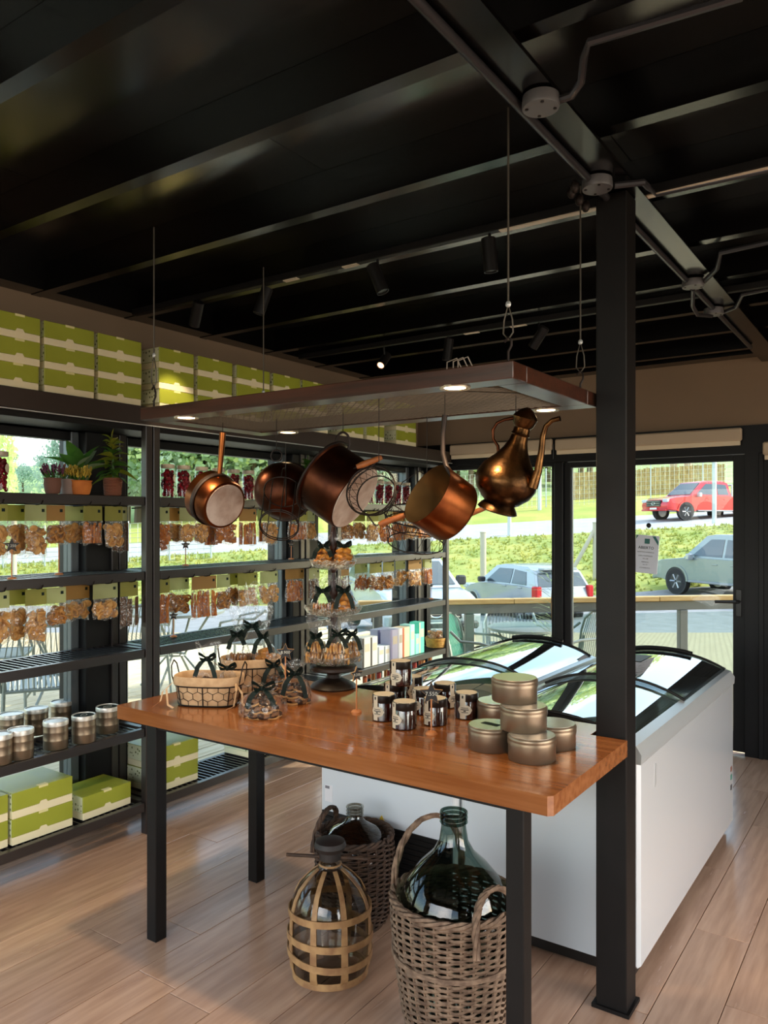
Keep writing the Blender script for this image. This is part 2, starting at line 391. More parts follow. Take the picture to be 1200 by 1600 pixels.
# window wall
wl = sgroup('wall_left')
struct(MB().box(-3.62, -3.5, -1.5, 5.6, 2.06, ZC), 'upper_panel', m_tan, wl)
struct(MB().box(-3.6, -3.44, -1.5, 5.6, 2.0, 2.075), 'head_frame', m_frame, wl)
struct(MB().box(-3.6, -3.44, -1.5, 5.6, -.02, .05), 'sill_frame', m_frame, wl)
for (y0, y1) in ((.72, .98), (2.36, 2.61), (3.92, 4.19), (5.44, 5.6)):
    struct(MB().box(-3.66, -3.43, y0, y1, 0, 2.0, .004), 'steel_column', m_frame, wl)
m_stile = mat('window_stile', '#5d6468', .4, .4)
struct(MB().box(-3.5, -3.385, -1.5, 5.6, 2.638, ZC), 'trim_30', m_joist, smooth=False)
struct(MB().box(-3.5, 3.3, 5.47, 5.6, 2.632, ZC), 'trim_31', m_joist, smooth=False)
wn = 0
for (y0, y1) in ((-1.4, .72), (.98, 2.36), (2.61, 3.92), (4.19, 5.44)):
    wn += 1; g = sgroup(f'window_{wn}')
    for ys in (y0, y1-.045): struct(MB().box(-3.555, -3.485, ys, ys+.045, .05, 2.0, .004), 'stile', m_stile, g)
    for zs in (.05, 1.955): struct(MB().box(-3.55, -3.49, y0+.045, y1-.045, zs, zs+.045, .004), 'rail', m_frame, g)
    struct(MB().box(-3.523, -3.517, y0+.045, y1-.045, .095, 1.955), 'pane', m_pane, g)
# back wall
wb = sgroup('wall_back')
struct(MB().box(-3.62, 3.4, 5.6, 5.72, 2.185, ZC), 'upper_panel', m_tan, wb)
struct(MB().box(-3.62, 3.4, 5.58, 5.70, 2.0, 2.185), 'head_frame', m_frame, wb)
struct(MB().box(-3.62, -3.44, 5.57, 5.70, 0, 2.0, .004), 'corner_column', m_frame, wb)
struct(MB().box(-.945, 3.4, 5.58, 5.72, 0, 2.0), 'side_panel', m_frame, wb)
for xx in (-.86, -.80, -.70): struct(MB().box(xx, xx+.03, 5.565, 5.585, 0, 2.0, .003), 'panel_rib', m_frame, wb)
struct(MB().box(-2.27, -2.2, 5.57, 5.68, 0, 2.0, .004), 'mullion', m_frame, wb)
g = sgroup('window_5')
for xs in (-3.44, -2.30): struct(MB().box(xs, xs+.03, 5.60, 5.66, .0, 2.0), 'stile', m_frame, g)
for zs in (.0, 1.972): struct(MB().box(-3.41, -2.30, 5.60, 5.66, zs, zs+.06 if zs == 0 else 2.0), 'rail', m_frame, g)
struct(MB().box(-3.41, -2.30, 5.627, 5.633, .06, 1.972), 'pane', m_pane, g)
g = sgroup('door_1')
for xs, ww in ((-2.2, .05), (-1.02, .075)): struct(MB().box(xs, xs+ww, 5.595, 5.655, .02, 1.995, .003), 'stile', m_frame, g)
struct(MB().box(-2.15, -1.02, 5.595, 5.655, 1.955, 1.995), 'rail', m_frame, g); struct(MB().box(-2.15, -1.02, 5.595, 5.655, .02, .14), 'rail', m_frame, g)
struct(MB().box(-2.15, -1.02, 5.622, 5.628, .14, 1.955), 'pane', m_pane, g)
struct(MB().box(-2.148, -2.135, 5.60, 5.62, .14, 1.955), 'glazing_bead', m_stile, g)
hb = MB().box(-1.0, -.965, 5.583, 5.595, .92, 1.10, .004).tube([(-.983, 5.59, 1.02), (-.983, 5.545, 1.02), (-.99, 5.535, 1.02), (-1.12, 5.535, 1.015)], .011)
struct(hb, 'handle', m_plas, g)
struct(MB().box(-.60, 3.4, 5.58, 5.6, 0, .08), 'baseboard_back', m_frame)
def blind(x0, x1, z0, label):
    t = thing('roller_blind', label, 'blind', ((x0+x1)/2, 5.54, z0)); hx = (x1-x0)/2
    MB().box(-hx, hx, -.018, .018, .03, .115, .012).build('cassette', m_blind, t)
    MB().box(-hx+.01, hx-.01, -.006, .006, 0, .03, .002).build('bottom_bar', mat('blind_bar', '#e9d9bd', .6), t); return t
blind(-3.15, -2.27, 2.058, 'cream roller blind rolled up above the fixed window by the shelf corner')
b2 = blind(-2.245, -.955, 2.052, 'long cream roller blind rolled up above the glass door')
ch = MB().tube([(0, 0, 0), (0, 0, -.11)], .004, 6).build('pull_chain', m_plas, b2); ch.location = (-.66, -.01, .08)
blind(-.83, 1.3, 1.95, 'cream roller blind on the black panel past the door')
# rest of the shop behind the viewer: street front and side wall with their openings
wf = sgroup('wall_front')
for b in ((-3.6, -3.2, 0, ZC), (2.6, 3.4, 0, ZC), (-3.2, 2.6, 0, .25), (-3.2, 2.6, 2.45, ZC)): struct(MB().box(b[0], b[1], -2.72, -2.6, b[2], b[3]), 'wall_panel', m_tan, wf)
wr = sgroup('wall_right')
for b in ((-2.7, -.9, 0, ZC), (4.1, 5.6, 0, ZC), (-.9, 4.1, 0, .25), (-.9, 4.1, 2.45, ZC)): struct(MB().box(3.36, 3.48, b[0], b[1], b[2], b[3]), 'wall_panel', m_tan, wr)
struct(MB().box(-3.62, -3.5, -2.72, -1.5, 0, ZC), 'wall_panel', m_tan, wl)

# ---------------------------------------------------------------- ceiling services
def conduit():
    t = thing('electrical_conduit', 'galvanised conduit run with round junction covers under the main beam', 'conduit', (-.8, 2, 2.575))
    O = Vector((-.8, 2, 2.575))
    MB().tube([Vector((-.815, -1.4, 2.577))-O, Vector((-.815, 5.0, 2.577))-O], .0115, 10).build('pipe', m_cond, t)
    for (px, py, z) in ((845, 170, 2.555), (933, 296, 2.555), (1083, 449, 2.553), (1115, 492, 2.553)):
        p = onz(px, py, z)-O; mb = MB(); mb.M = Matrix.Translation(p)
        mb.lathe([(.044, .030), (.046, .006), (.044, 0)], 28); j = mb.build('junction_box', m_jbox, t)
        mb = MB(); mb.M = Matrix.Translation(p)
        for a in range(4): mb.cyl((.034*math.cos(a*1.57+.5), .034*math.sin(a*1.57+.5)), .0045, -.002, .001, 8)
        mb.build('screw', m_wire, j)
    def br(pts, r=.011): MB().tube([Vector(p)-O for p in pts], r, 8).build('branch_pipe', m_cond, t)
    br([onz(862, 160, 2.57), onz(893, 150, 2.57), onz(908, 128, 2.585), onz(912, 92, 2.6), onz(920, 66, 2.605), onz(1160, -6, 2.605)], .0095)
    br([onz(960, 290, 2.57), onz(1005, 285, 2.575), onz(1012, 292, 2.59), onz(1025, 303, 2.6), onz(1230, 258, 2.6)], .010)
    br([onz(1100, 440, 2.57), onz(1120, 420, 2.58), onz(1126, 395, 2.6), onz(1230, 372, 2.6)], .010)
    br([onz(1083, 452, 2.555), onz(1082, 478, 2.53), onz(1090, 492, 2.54), onz(1112, 494, 2.55)], .009)
    br([onz(1125, 490, 2.57), onz(1150, 480, 2.58), onz(1160, 460, 2.6), onz(1230, 446, 2.6)], .010)
    for (px, py) in ((893, 300), (905, 312), (915, 322), (898, 292)):
        p = onz(px, py, 2.545)-O; MB().ball(p, (.014, .014, .02), 8, 6).build('cable_clamp', m_wire, t)
conduit()
def track(y, x0, x1, name, spots, strips):
    t = thing('track_rail', name, 'track light', (0, y, 2.6)); MB().box(x0, x1, -.017, .017, 0, .03, .003).build('rail', m_black, t)
    for (px, w_) in strips:  # pale strips along the underside of the track
        c = ony(px, 400, y).x; MB().box(c-w_/2, c+w_/2, -.012, .012, -.004, .001).build('pale_strip', mat('pale_strip_finish', '#d6c8b6', .35), t)
def spot(px, py, y, d, label, lit=0):
    p = ony(px, py, y); d = Vector(d).normalized(); t = thing('track_spotlight', label, 'spotlight', (p.x, y, 2.598), group='black cylinder spotlights on the ceiling tracks')
    q = Vector((0, 0, p.z-2.598))
    MB().tube([(0, 0, 0), (0, 0, -.02), tuple(q - d*.02)], .006, 6).build('stem', m_black, t)
    mb = MB(); mb.M = TM(q, frame_from(d)); mb.lathe([(.024, -.06), (.026, -.058), (.026, .062), (.022, .062), (.02, .05)], 20, True, True); mb.build('lamp_head', m_black, t)
    mb = MB(); mb.M = TM(q+d*.055, frame_from(d)); mb.cyl((0, 0), .02, 0, .002, 20); mb.build('lens', m_spotg if lit else m_plas, t)
    if lit:
        l = lamp('SPOT', 'track_spot_beam', Vector((p.x, y, 2.598))+q+d*.075, lit, (1, .78, .52), spot_size=R_(46), spot_blend=.5, shadow_soft_size=.02); aim(l, d)
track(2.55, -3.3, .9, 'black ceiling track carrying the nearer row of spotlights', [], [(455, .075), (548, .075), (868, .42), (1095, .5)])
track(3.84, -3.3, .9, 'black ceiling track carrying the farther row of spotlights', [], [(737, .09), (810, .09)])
spot(307, 490, 2.55, (-.55, .25, -.8), 'lit black cylinder spotlight aimed at the green boxes on the ledge', 9)  # its beam stands in for light reflected onto the boxes
spot(411, 470, 2.55, (-.25, -.2, -.95), 'black spotlight beside the hanging cable of the pot rack', 0)
spot(590, 435, 2.55, (.35, .1, -.9), 'tilted black spotlight just past the second pale track strip', 0)
spot(765, 398, 2.55, (.05, .1, -1), 'big upright black spotlight nearest the steel column', 0)
spot(700, 546, 3.84, (-.15, 0, -1), 'small upright black spotlight above the coiled rack wires', 0)
spot(842, 527, 3.84, (-.5, .1, -.6), 'tilted black spotlight on the farther track nearest the column', 0)
spot(600, 563, 3.84, (.1, -.75, -.65), 'small glowing spotlight turned toward the room above the rack', 6)

# ================================================================ outside ground (site frame: u along the picture plane, v away)
def sheet(name, us, prof, matl, kind='structure', div=1):
    V = []; F = []; n = len(prof)
    for u in us:
        for (v, fz) in prof: V.append(tuple(site(u, v, fz(u) if callable(fz) else fz)))
    for i in range(len(us)-1):
        for j in range(n-1): F.append((i*n+j, (i+1)*n+j, (i+1)*n+j+1, i*n+j+1))
    mb = MB(); mb.v = V; mb.f = F; o = mb.build(name, matl, None); o['kind'] = kind; return o
zp = lambda u: max(-1.15, min(-.55, -1.39+.085*u)); zb_ = lambda u: zp(u)+.05
US = [-70+i*5 for i in range(29)]
zn = lambda u: .66+.054*max(-30, min(30, u)); zf = lambda u: 1.14+.055*max(-30, min(30, u)); zv = lambda u: 1.95+.062*max(-30, min(30, u))
m_pave = mat('paver_ground', '#c9b592', .85, 0, '#b7a380', 12)
def brickmat():
    t = m_pave.node_tree; L = t.links.new; b = t.nodes['Principled BSDF']; tc = t.nodes.new('ShaderNodeTexCoord'); mp = t.nodes.new('ShaderNodeMapping'); mp.inputs['Rotation'].default_value = (0, 0, R_(33))
    br = t.nodes.new('ShaderNodeTexBrick'); br.inputs['Scale'].default_value = 4.5; br.inputs['Color1'].default_value = lin('#cdb994'); br.inputs['Color2'].default_value = lin('#bfa985'); br.inputs['Mortar'].default_value = lin('#86765c'); br.inputs['Mortar Size'].default_value = .03
    L(tc.outputs['Object'], mp.inputs['Vector']); L(mp.outputs['Vector'], br.inputs['Vector']); L(br.outputs['Color'], b.inputs['Base Color'])
brickmat()
m_asph = mat('grey_asphalt', '#97979a', .9, 0, '#87878a', 3, 6, bump=.2, bs=8)
m_road = mat('pale_road', '#b4b4b6', .9, 0, '#a9a9ab', 1.5, 5)
m_grass = mat('bank_grass', '#adad5c', .95, 0, '#8f9d50', .9, 8, trans=.0, bump=.9, bs=3, lo=.38, hi=.62)
m_grass2 = mat('verge_grass', '#b3ae55', .95, 0, '#94a144', .5, 8, bump=.6, bs=4)
m_hill = mat('wooded_hill', '#8fa868', .95, 0, '#aabb7c', .25, 9)  # hill colour paled to carry distance haze
sheet('paved_ground', US, [(-30, -.16), (7.5, -.16), (9, -.2), (15.2, -.62)], m_pave)
sheet('parking_ground', US, [(15.2, -.62), (16.6, -.76), (21.5, zp), (24.5, zb_)], m_asph)
sheet('grass_bank_ground', US, [(24.5, zb_)]+[(24.5+7*t, (lambda t: lambda u: zb_(u)+(zn(u)-zb_(u))*(t**.8))(t)) for t in (.12, .25, .4, .55, .7, .85, 1)], m_grass)
sheet('road', US, [(31.5, zn), (40, zf)], m_road)
sheet('grass_verge_ground', US, [(40, zf), (44, lambda u: (zf(u)+zv(u))/2+.15), (48, zv), (60, lambda u: zv(u)+.8)], m_grass2)
sheet('hill', US, [(60, lambda u: zv(u)+.8), (80, lambda u: 5.0+.03*u), (110, lambda u: 9+.03*u), (150, lambda u: 15+.04*u), (230, lambda u: 16)], m_hill)
# bank tufts: uncountable grass, one object
def tufts():
    r = random.Random(5); mb = MB(); V = mb.v; F = mb.f
    for i in range(7500):
        u = r.uniform(-16, 22); t = r.random(); v = 24.5+7*t; z = zb_(u)+(zn(u)-zb_(u))*(t**.8)-.02
        p = site(u, v, z); h = r.uniform(.05, .17)
        for k in range(3):
            a = r.uniform(0, 6.28); dx, dy = math.cos(a)*.045, math.sin(a)*.045; lx, ly = r.uniform(-.1, .1), r.uniform(-.1, .1)
            n = len(V); V += [(p.x-dx, p.y-dy, p.z), (p.x+dx, p.y+dy, p.z), (p.x+lx, p.y+ly, p.z+h)]; F.append((n, n+1, n+2))
    o = mb.build('grass', mat('grass_blades', '#b8b562', .8, 0, '#97a352', .9, trans=.35), None, smooth=False); o['kind'] = 'stuff'; o['label'] = 'rough sunlit grass growing over the bank below the road'
tufts()
# timber deck beside the window wall
dk = sgroup('deck_floor'); dc = None
for i in range(34):
    x1 = -3.68-i*.145
    if dc is None: dc = MB().box(-.138, 0, 0, 2.4, -.03, 0, .003).mesh('plank', m_deck)
    for j in range(4):
        y0 = -1.6+j*2.405+(1.1 if i % 2 else 0)
        put(dc, 'plank', dk, (x1, y0, -.03))
struct(MB().box(-8.7, -3.64, -1.6, 9.2, -.14, -.075), 'joist_bed', m_frame, dk)

# unseen overhangs added to cut the sun at the windows and door
struct(MB().box(-3.95, -3.62, -2.7, 6.9, 2.66, 2.77), 'sun_shade_side', m_frame)
struct(MB().box(-3.62, 3.4, 5.72, 6.0, 2.66, 2.77), 'sun_shade_back', m_frame)
# ================================================================ table, pot rack, cookware
ZT = .87
tb = thing('display_table', 'wooden-topped display table on black steel legs set round the column', 'table', (-1.6, 2.17, 0))
mb = MB(); mb.M = Matrix.Translation(Vector((1.6, -2.17, 0)))
mb.prism([(-2.447, 1.815), (-.757, 1.815), (-.745, 1.827), (-.745, 2.418), (-.863, 2.418), (-.863, 2.55), (-2.435, 2.56), (-2.447, 2.548)], ZT-.05, ZT); mb.build('tabletop', m_top, tb)
mb = MB(); mb.M = Matrix.Translation(Vector((1.6, -2.17, 0)))
for (x0, x1, y0, y1) in ((-2.34, -.86, 1.885, 1.925), (-2.34, -.9, 2.44, 2.48), (-2.35, -2.31, 1.925, 2.44), (-.9, -.86, 1.925, 2.40)): mb.box(x0, x1, y0, y1, ZT-.085, ZT-.05)
mb.build('apron_frame', m_black, tb)
for (x_, y_) in ((-2.335, 1.905), (-2.36, 2.46), (-.875, 1.905)):
    o = MB().box(-.026, .026, -.026, .026, 0, ZT-.05, .003).build('leg', m_black, tb); o.location = (x_+1.6, y_-2.17, 0)

ZR = 1.92; RX0, RX1, RY0, RY1 = -2.345, -.86, 1.838, 2.47; RC = Vector((-1.6, 2.15, ZR))
rk = thing('pot_rack', 'dark wooden hanging pot rack with wire mesh and recessed downlights', 'pot rack', RC)
def rb(x0, x1, y0, y1, z0, z1, name, m, b=.002, lab=None): return MB().box(x0-RC.x, x1-RC.x, y0-RC.y, y1-RC.y, z0, z1, b).build(name, m, rk, label=lab)
FW = .085
for b in ((RX0, RX1, RY0, RY0+FW), (RX0, RX1, RY1-FW, RY1), (RX0, RX0+FW, RY0+FW, RY1-FW), (RX1-FW, RX1, RY0+FW, RY1-FW)): rb(*b, 0, .045, 'frame_board', m_rackw)
mb = MB(); ax, bx, ay, by = RX0+FW-.01-RC.x, RX1-FW+.01-RC.x, RY0+FW-.01-RC.y, RY1-FW+.01-RC.y; s = .029
n = int((bx-ax+by-ay)/s)
for i in range(n):
    for sg in (1, -1):
        t = i*s
        if sg == 1: p = (ax+min(t, bx-ax), ay+max(0, t-(bx-ax))); q = (ax+max(0, t-(by-ay)), ay+min(t, by-ay))
        else: p = (bx-min(t, bx-ax), ay+max(0, t-(bx-ax))); q = (bx-max(0, t-(by-ay)), ay+min(t, by-ay))
        mb.tube([(*p, .006+sg*.0012), (*q, .006+sg*.0012)], .0016, 4, caps=False)
mb.build('wire_mesh', m_mesh, rk)
DL = [(712, 606), (855, 641), (288, 652), (455, 676)]
for (px, py) in DL:
    p = onz(px, py, ZR); p.x = min(max(p.x, RX0+.043), RX1-.043); p.y = (RY0+.043) if p.y < 2.1 else (RY1-.043)
    q = p-RC; mb = MB(); mb.M = Matrix.Translation(q); mb.lathe([(.03, -.001), (.042, -.004), (.044, .002)], 28, False, False); d_ = mb.build('downlight', m_trim, rk)
    mb = MB(); mb.M = Matrix.Translation(q); mb.cyl((0, 0), .030, -.0015, .002, 24); mb.build('lens', m_lampw, d_)
    l = lamp('SPOT', 'rack_downlight_beam', p+Vector((0, 0, -.012)), 12, (1, .74, .45), spot_size=R_(125), spot_blend=.6, shadow_soft_size=.03); aim(l, (0, 0, -1))
for (px, py, x_, y_, loop) in ((250, 292, -2.32, 1.88, .36), (800, 130, -.885, 1.862, .28), (413, 418, -2.30, 2.44, .25), (913, 300, -.90, 2.43, .3)):
    b = Vector((x_, y_, ZR+.045))-RC; tz = 2.634-ZR
    MB().tube([b+Vector((0, 0, loop*.55)), Vector((b.x, b.y, tz))], .0028, 6).tube([b+Vector((0, 0, loop*.55)), b+Vector((.012, 0, loop*.4)), b+Vector((.014, 0, loop*.28)), b+Vector((0, 0, loop*.22)), b+Vector((-.014, 0, loop*.28)), b+Vector((-.012, 0, loop*.4))], .0022, 6, True).build('suspension_cable', m_cable, rk)
    MB().tube([b+Vector((0, .0, 0)), b+Vector((0, 0, .03)), b+Vector((.009, 0, .045)), b+Vector((.009, 0, .06)), b+Vector((0, 0, loop*.24)), b+Vector((-.011, 0, loop*.2))], .0035, 6).build('hook', m_iron, rk)
    MB().ball(b+Vector((0, 0, loop*.55)), (.008, .006, .009), 8, 6).build('cable_clip', m_alu, rk)
for dx in (0, .02, .035):
    MB().tube([(-.1+.62+dx, -.27, .045), (.515+dx, -.26, .075), (.54+dx, -.25, .085), (.555+dx, -.24, .047)], .002, 5).build('lamp_wire', mat('pale_cable', '#b7a79a', .5), rk)

def cam_dir(r, u, f): return (CR*r+UP*u+CF*f).normalized()
def hang_at(px, py, y): return ony(px, py, y)
def wire_up(t, p, top, m=m_wire, r=.0014):
    p = Vector(p); q = Vector((p.x, p.y, ZR+.024-t.location.z)); MB().tube([p, q], r, 5).build('hanging_wire', m, t)
def place(mb, m, n, c=(0, 0, 0), up=(0, 0, 1)): mb.M = TM(c, frame_from(n, up)); return mb
# 1 saucepan with lid, hung by its long handle
c = hang_at(338, 782, 2.08); k = FPX/depth(c)
t = thing('copper_saucepan', 'small copper saucepan hanging by a straight upright handle at the end of the rack', 'saucepan', c)
n = cam_dir(.70, -.34, -.62); r = 40/k
place(mb := MB(), 0, n).lathe([(r*1.0, -.062), (r*1.03, -.06), (r*1.03, -.01), (r, -.008), (r*.99, .045), (r*.93, .056), (r*.80, .058)], 40); mb.build('pan_body', m_copper, t)
place(mb := MB(), 0, n).cyl((0, 0), r*.84, .054, .0595, 40); mb.build('tinned_base', m_tinned, t, label='worn pale scratched base')
place(mb := MB(), 0, n).lathe([(r*1.035, -.024), (r*1.07, -.02), (r*1.07, -.006), (r*1.035, -.002)], 40, False, False); mb.build('iron_band', m_iron, t, label='dark iron band')
hp = ony(348, 676, c.y)-c; b0 = ony(343, 752, c.y)-c
MB().tube([b0+Vector((0, 0, -.03)), b0, b0+Vector((0, 0, .03)), hp*.6+b0*.4, hp], [.011, .012, .0095, .011, .0125], 12).build('handle', m_copper, t); wire_up(t, hp, 0)
# 2 round bowl seen from below
c = hang_at(438, 765, 2.12); k = FPX/depth(c); r = 46/k
t = thing('copper_bowl', 'round copper bowl hanging by a ring with its domed base outward', 'bowl', c)
n = cam_dir(-.30, .10, -.95)
place(mb := MB(), 0, n).lathe([(r*1.0, -.055), (r*.985, -.02), (r*.90, .02), (r*.72, .052), (r*.45, .07), (r*.2, .075), (.001, .076)], 44, False, False).lathe([(r*.97, -.054), (r*.9, .01), (r*.5, .06), (.001, .066)], 44, False, False); mb.build('bowl_body', m_copperd, t)
place(mb := MB(), 0, n).tube([(r*math.cos(a*.1571), r*math.sin(a*.1571), -.056) for a in range(40)], .005, 8, True); mb.build('rim', m_iron, t, label='dark rolled rim')
rp_ = ony(432, 712, c.y)-c; mb = MB(); mb.M = TM(rp_, frame_from((.4, -1, 0))); mb.tube([(.021*math.cos(a*.314), .021*math.sin(a*.314), 0) for a in range(20)], .0028, 7, True); mb.build('ring', m_iron, t); wire_up(t, rp_+Vector((0, 0, .02)), 0)
# 3 wire holder below the bowl
c = hang_at(436, 822, 1.915); k = FPX/depth(c); r = 34/k
t = thing('wire_basket_holder', 'open wire holder of hoops and uprights hanging in front of the copper bowl', 'wire basket', c)
zt_ = 74/k; t.rotation_euler = frame_from(UP*.74+CF*.67, tuple(CR)).to_euler()
for z_ in (0, .008): MB().tube([(r*math.cos(a*.2094), r*math.sin(a*.2094)*.9, z_) for a in range(30)], .0022, 6, True).build('bottom_hoop', m_wire, t)
MB().tube([(r*1.02*math.cos(a*.2094), r*.92*math.sin(a*.2094), zt_) for a in range(30)], .0022, 6, True).build('top_hoop', m_wire, t)
for a in range(10):
    MB().tube([(r*math.cos(a*.628+.2), r*.9*math.sin(a*.628+.2), 0), (r*1.02*math.cos(a*.628+.2), r*.92*math.sin(a*.628+.2), zt_)], .0018, 5).build('upright', m_wire, t)
MB().tube([(-r, 0, zt_), (-r*.9, 0, zt_+.05), (-r*.4, 0, zt_+.09), (0, 0, zt_+.1), (r*.4, 0, zt_+.09), (r*.9, 0, zt_+.05), (r, 0, zt_)], .002, 6).build('bail', m_wire, t); q_ = frame_from(UP*.74+CF*.67, tuple(CR)).inverted() @ UP; MB().tube([Vector((0, 0, zt_+.1)), Vector((0, 0, zt_+.1))+q_*.10], .0014, 5).build('hanging_wire', m_wire, t)
# 4 deep pot, base turned to the viewer's side
c = hang_at(532, 762, 2.12); k = FPX/depth(c); r = 57/k
t = thing('copper_stock_pot', 'large dark copper pot hanging by an iron ring with pale worn base showing', 'pot', c)
n = cam_dir(.76, -.52, -.36)
place(mb := MB(), 0, n).lathe([(r*1.07, -.080), (r*1.07, -.074), (r*1.0, -.070), (r*1.0, .055), (r*.97, .066), (r*.9, .068)], 48, False, True).lathe([(r*.97, -.079), (r*.96, .05), (.001, .056)], 48, False, False); mb.build('pot_body', m_copperd, t)
place(mb := MB(), 0, n).cyl((0, 0), r*.93, .065, .0695, 44); mb.build('tinned_base', m_tinned, t, label='pale scratched base')
place(mb := MB(), 0, n).tube([(r*1.075*math.cos(a*.1571), r*1.075*math.sin(a*.1571), -.077) for a in range(40)], .0045, 7, True); mb.build('rim', m_iron, t)
rp_ = ony(536, 691, c.y)-c; mb = MB(); mb.M = TM(rp_, frame_from((.85, -.6, 0))); mb.tube([(.024*math.cos(a*.2618), .034*math.sin(a*.2618), 0) for a in range(24)], .0042, 8, True); mb.build('ring', m_iron, t)
MB().tube([rp_+Vector((0, 0, -.034)), rp_+Vector((.008, 0, -.045)), rp_+Vector((.005, 0, -.062)), rp_+Vector((-.012, 0, -.072))], .0055, 8).build('lug', m_iron, t); wire_up(t, rp_+Vector((0, 0, .034)), 0)
# 5 wire baskets with turned handles
def egg_basket(px, py, y, label, n, r, d, h1, h2):
    c = hang_at(px, py, y); t = thing('wire_egg_basket', label, 'wire basket', c); F_ = frame_from(n)
    ring = lambda rr, z: [F_ @ Vector((rr*math.cos(a*.2094), rr*math.sin(a*.2094), z)) for a in range(30)]
    MB().tube(ring(r, 0), .0028, 6, True).build('rim_hoop', m_wire, t); MB().tube(ring(r*.82, -d), .0024, 6, True).build('base_hoop', m_wire, t); MB().tube(ring(r*.97, -d*.3), .0016, 5, True).build('middle_hoop', m_wire, t)
    mb = MB(); N = 20
    for a in range(N):
        for (z0, z1, s0, s1) in ((0, -.5*d, 0, .5), (-.5*d, -d, .5, 0)):
            for sg in (-1, 1):
                r0 = r*(1-.18*(-z0/d)); r1 = r*(1-.18*(-z1/d)); a0 = (a+s0)*2*math.pi/N; a1 = (a+s0+sg*.5)*2*math.pi/N
                mb.tube([F_ @ Vector((r0*math.cos(a0), r0*math.sin(a0), z0)), F_ @ Vector((r1*math.cos(a1), r1*math.sin(a1), z1))], .0009, 3, caps=False)
    mb.build('mesh', m_wire, t)
    for (hx, hy) in (h1, h2):
        q = ony(hx, hy, y)-c; dr = cam_dir(.92, .35, 0)*.042
        MB().tube([q-dr, q-dr*.5, q+dr*.5, q+dr], [.0075, .0105, .009, .0075], 10).build('handle', m_turned, t, label='turned wooden handle')
        e = F_ @ Vector((r*.99*(1 if hx > px else -1), 0, 0))
        MB().tube([q-dr, q-dr*1.25, F_ @ Vector((0, r, 0)) if hy < py else F_ @ Vector((0, -r, 0))], .0022, 6).tube([q+dr, q+dr*1.2, q*.5+e*.5, e], .0022, 6).build('handle_wire', m_wire, t)
    return c, t
c, t = egg_basket(579, 766, 1.95, 'round chicken-wire basket with wooden handles hanging beside the large copper pot', cam_dir(-.35, .30, -.88), .080, .05, (577, 722), (612, 812)); wire_up(t, ony(592, 722, 1.95)-c, 0)
c, t = egg_basket(655, 806, 2.36, 'second wire basket with wooden handle half hidden behind the long-handled pot', cam_dir(.1, .93, -.35), .125, .105, (626, 808), (742, 800)); wire_up(t, Vector((.02, .02, .02)), 0)
for s_ in (-1, 1): MB().tube([CR*.12*s_, CR*.06*s_+UP*.12, UP*.16], .002, 5).build('bail', m_wire, t)
# 6 deep pan, open mouth
c = hang_at(690, 787, 2.0); k = FPX/depth(c); r = 52/k
t = thing('copper_deep_pan', 'deep copper pan with open mouth hanging by a long curved iron handle', 'pan', c)
n = cam_dir(-.76, .50, -.42); h = .118
place(mb := MB(), 0, n).lathe([(r*.8, -h*.5), (r*.93, -h*.49), (r*.99, -h*.40), (r*1.0, h*.5), (r*.985, h*.5)], 52, True, False); mb.build('pan_body', m_copper, t)
place(mb := MB(), 0, n).lathe([(r*.985, h*.5), (r*.975, -h*.36), (r*.88, -h*.45), (.001, -h*.46)], 52, False, False); mb.build('lining', m_tinin, t, label='dull tinned inside')
P = [(717, 752), (706, 742), (697, 728), (692, 708), (692, 680), (695, 648)]
pts = [ony(a, b, 1.99)-c for a, b in P]; MB().tube(pts, [.009, .0085, .008, .0075, .007, .0085], 10).build('handle', m_iron, t, label='long dark iron handle'); wire_up(t, pts[-1], 0)
# 7 ewer
base = ony(777, 797, 2.13); topm = ony(824, 643, 2.13); k = FPX/depth((base+topm)/2); ax = (topm-base); H = ax.length; ax.normalize()
t = thing('engraved_ewer', 'long-necked engraved dark copper coffee ewer with curved spout hanging nearest the column', 'ewer', base)
F_ = frame_from(ax, (0, 1, .2))
mb = MB(); mb.M = F_.to_4x4()
R0 = 49/k
mb.lathe([(R0*.60, -.004), (R0*.66, 0), (R0*.62, .008), (R0*.50, .022), (R0*.62, .030), (R0*.88, .055), (R0*1.0, .082), (R0*.99, .102), (R0*.86, .132), (R0*.60, .16), (R0*.40, .19), (R0*.30, .215), (R0*.265, .235)], 44); mb.build('ewer_body', m_brassy, t)
mb = MB(); mb.M = F_.to_4x4(); mb.lathe([(R0*.28, .232), (R0*.31, .236), (R0*.27, .242), (R0*.26, H-.05), (R0*.33, H-.042), (R0*.40, H-.02), (R0*.36, H-.012), (R0*.2, H+.004), (.004, H+.012)], 32); mb.build('neck', m_brassy, t)
S = [(832, 762), (841, 735), (846, 705), (848, 682), (853, 666), (863, 657), (875, 654)]
MB().tube([ony(a, b, 2.11)-base for a, b in S], [.016, .012, .0095, .0085, .0075, .007, .008], 12).build('spout', m_brassy, t)
S = [(776, 718), (779, 708), (778, 697), (771, 686), (770, 672), (777, 661), (788, 656), (803, 653), (812, 650)]
MB().tube([ony(a, b, 2.13)-base for a, b in S], [.0065, .0055, .005, .005, .005, .005, .005, .006, .007], 10).build('handle', m_copperd, t); wire_up(t, ony(806, 650, 2.13)-base, 0)

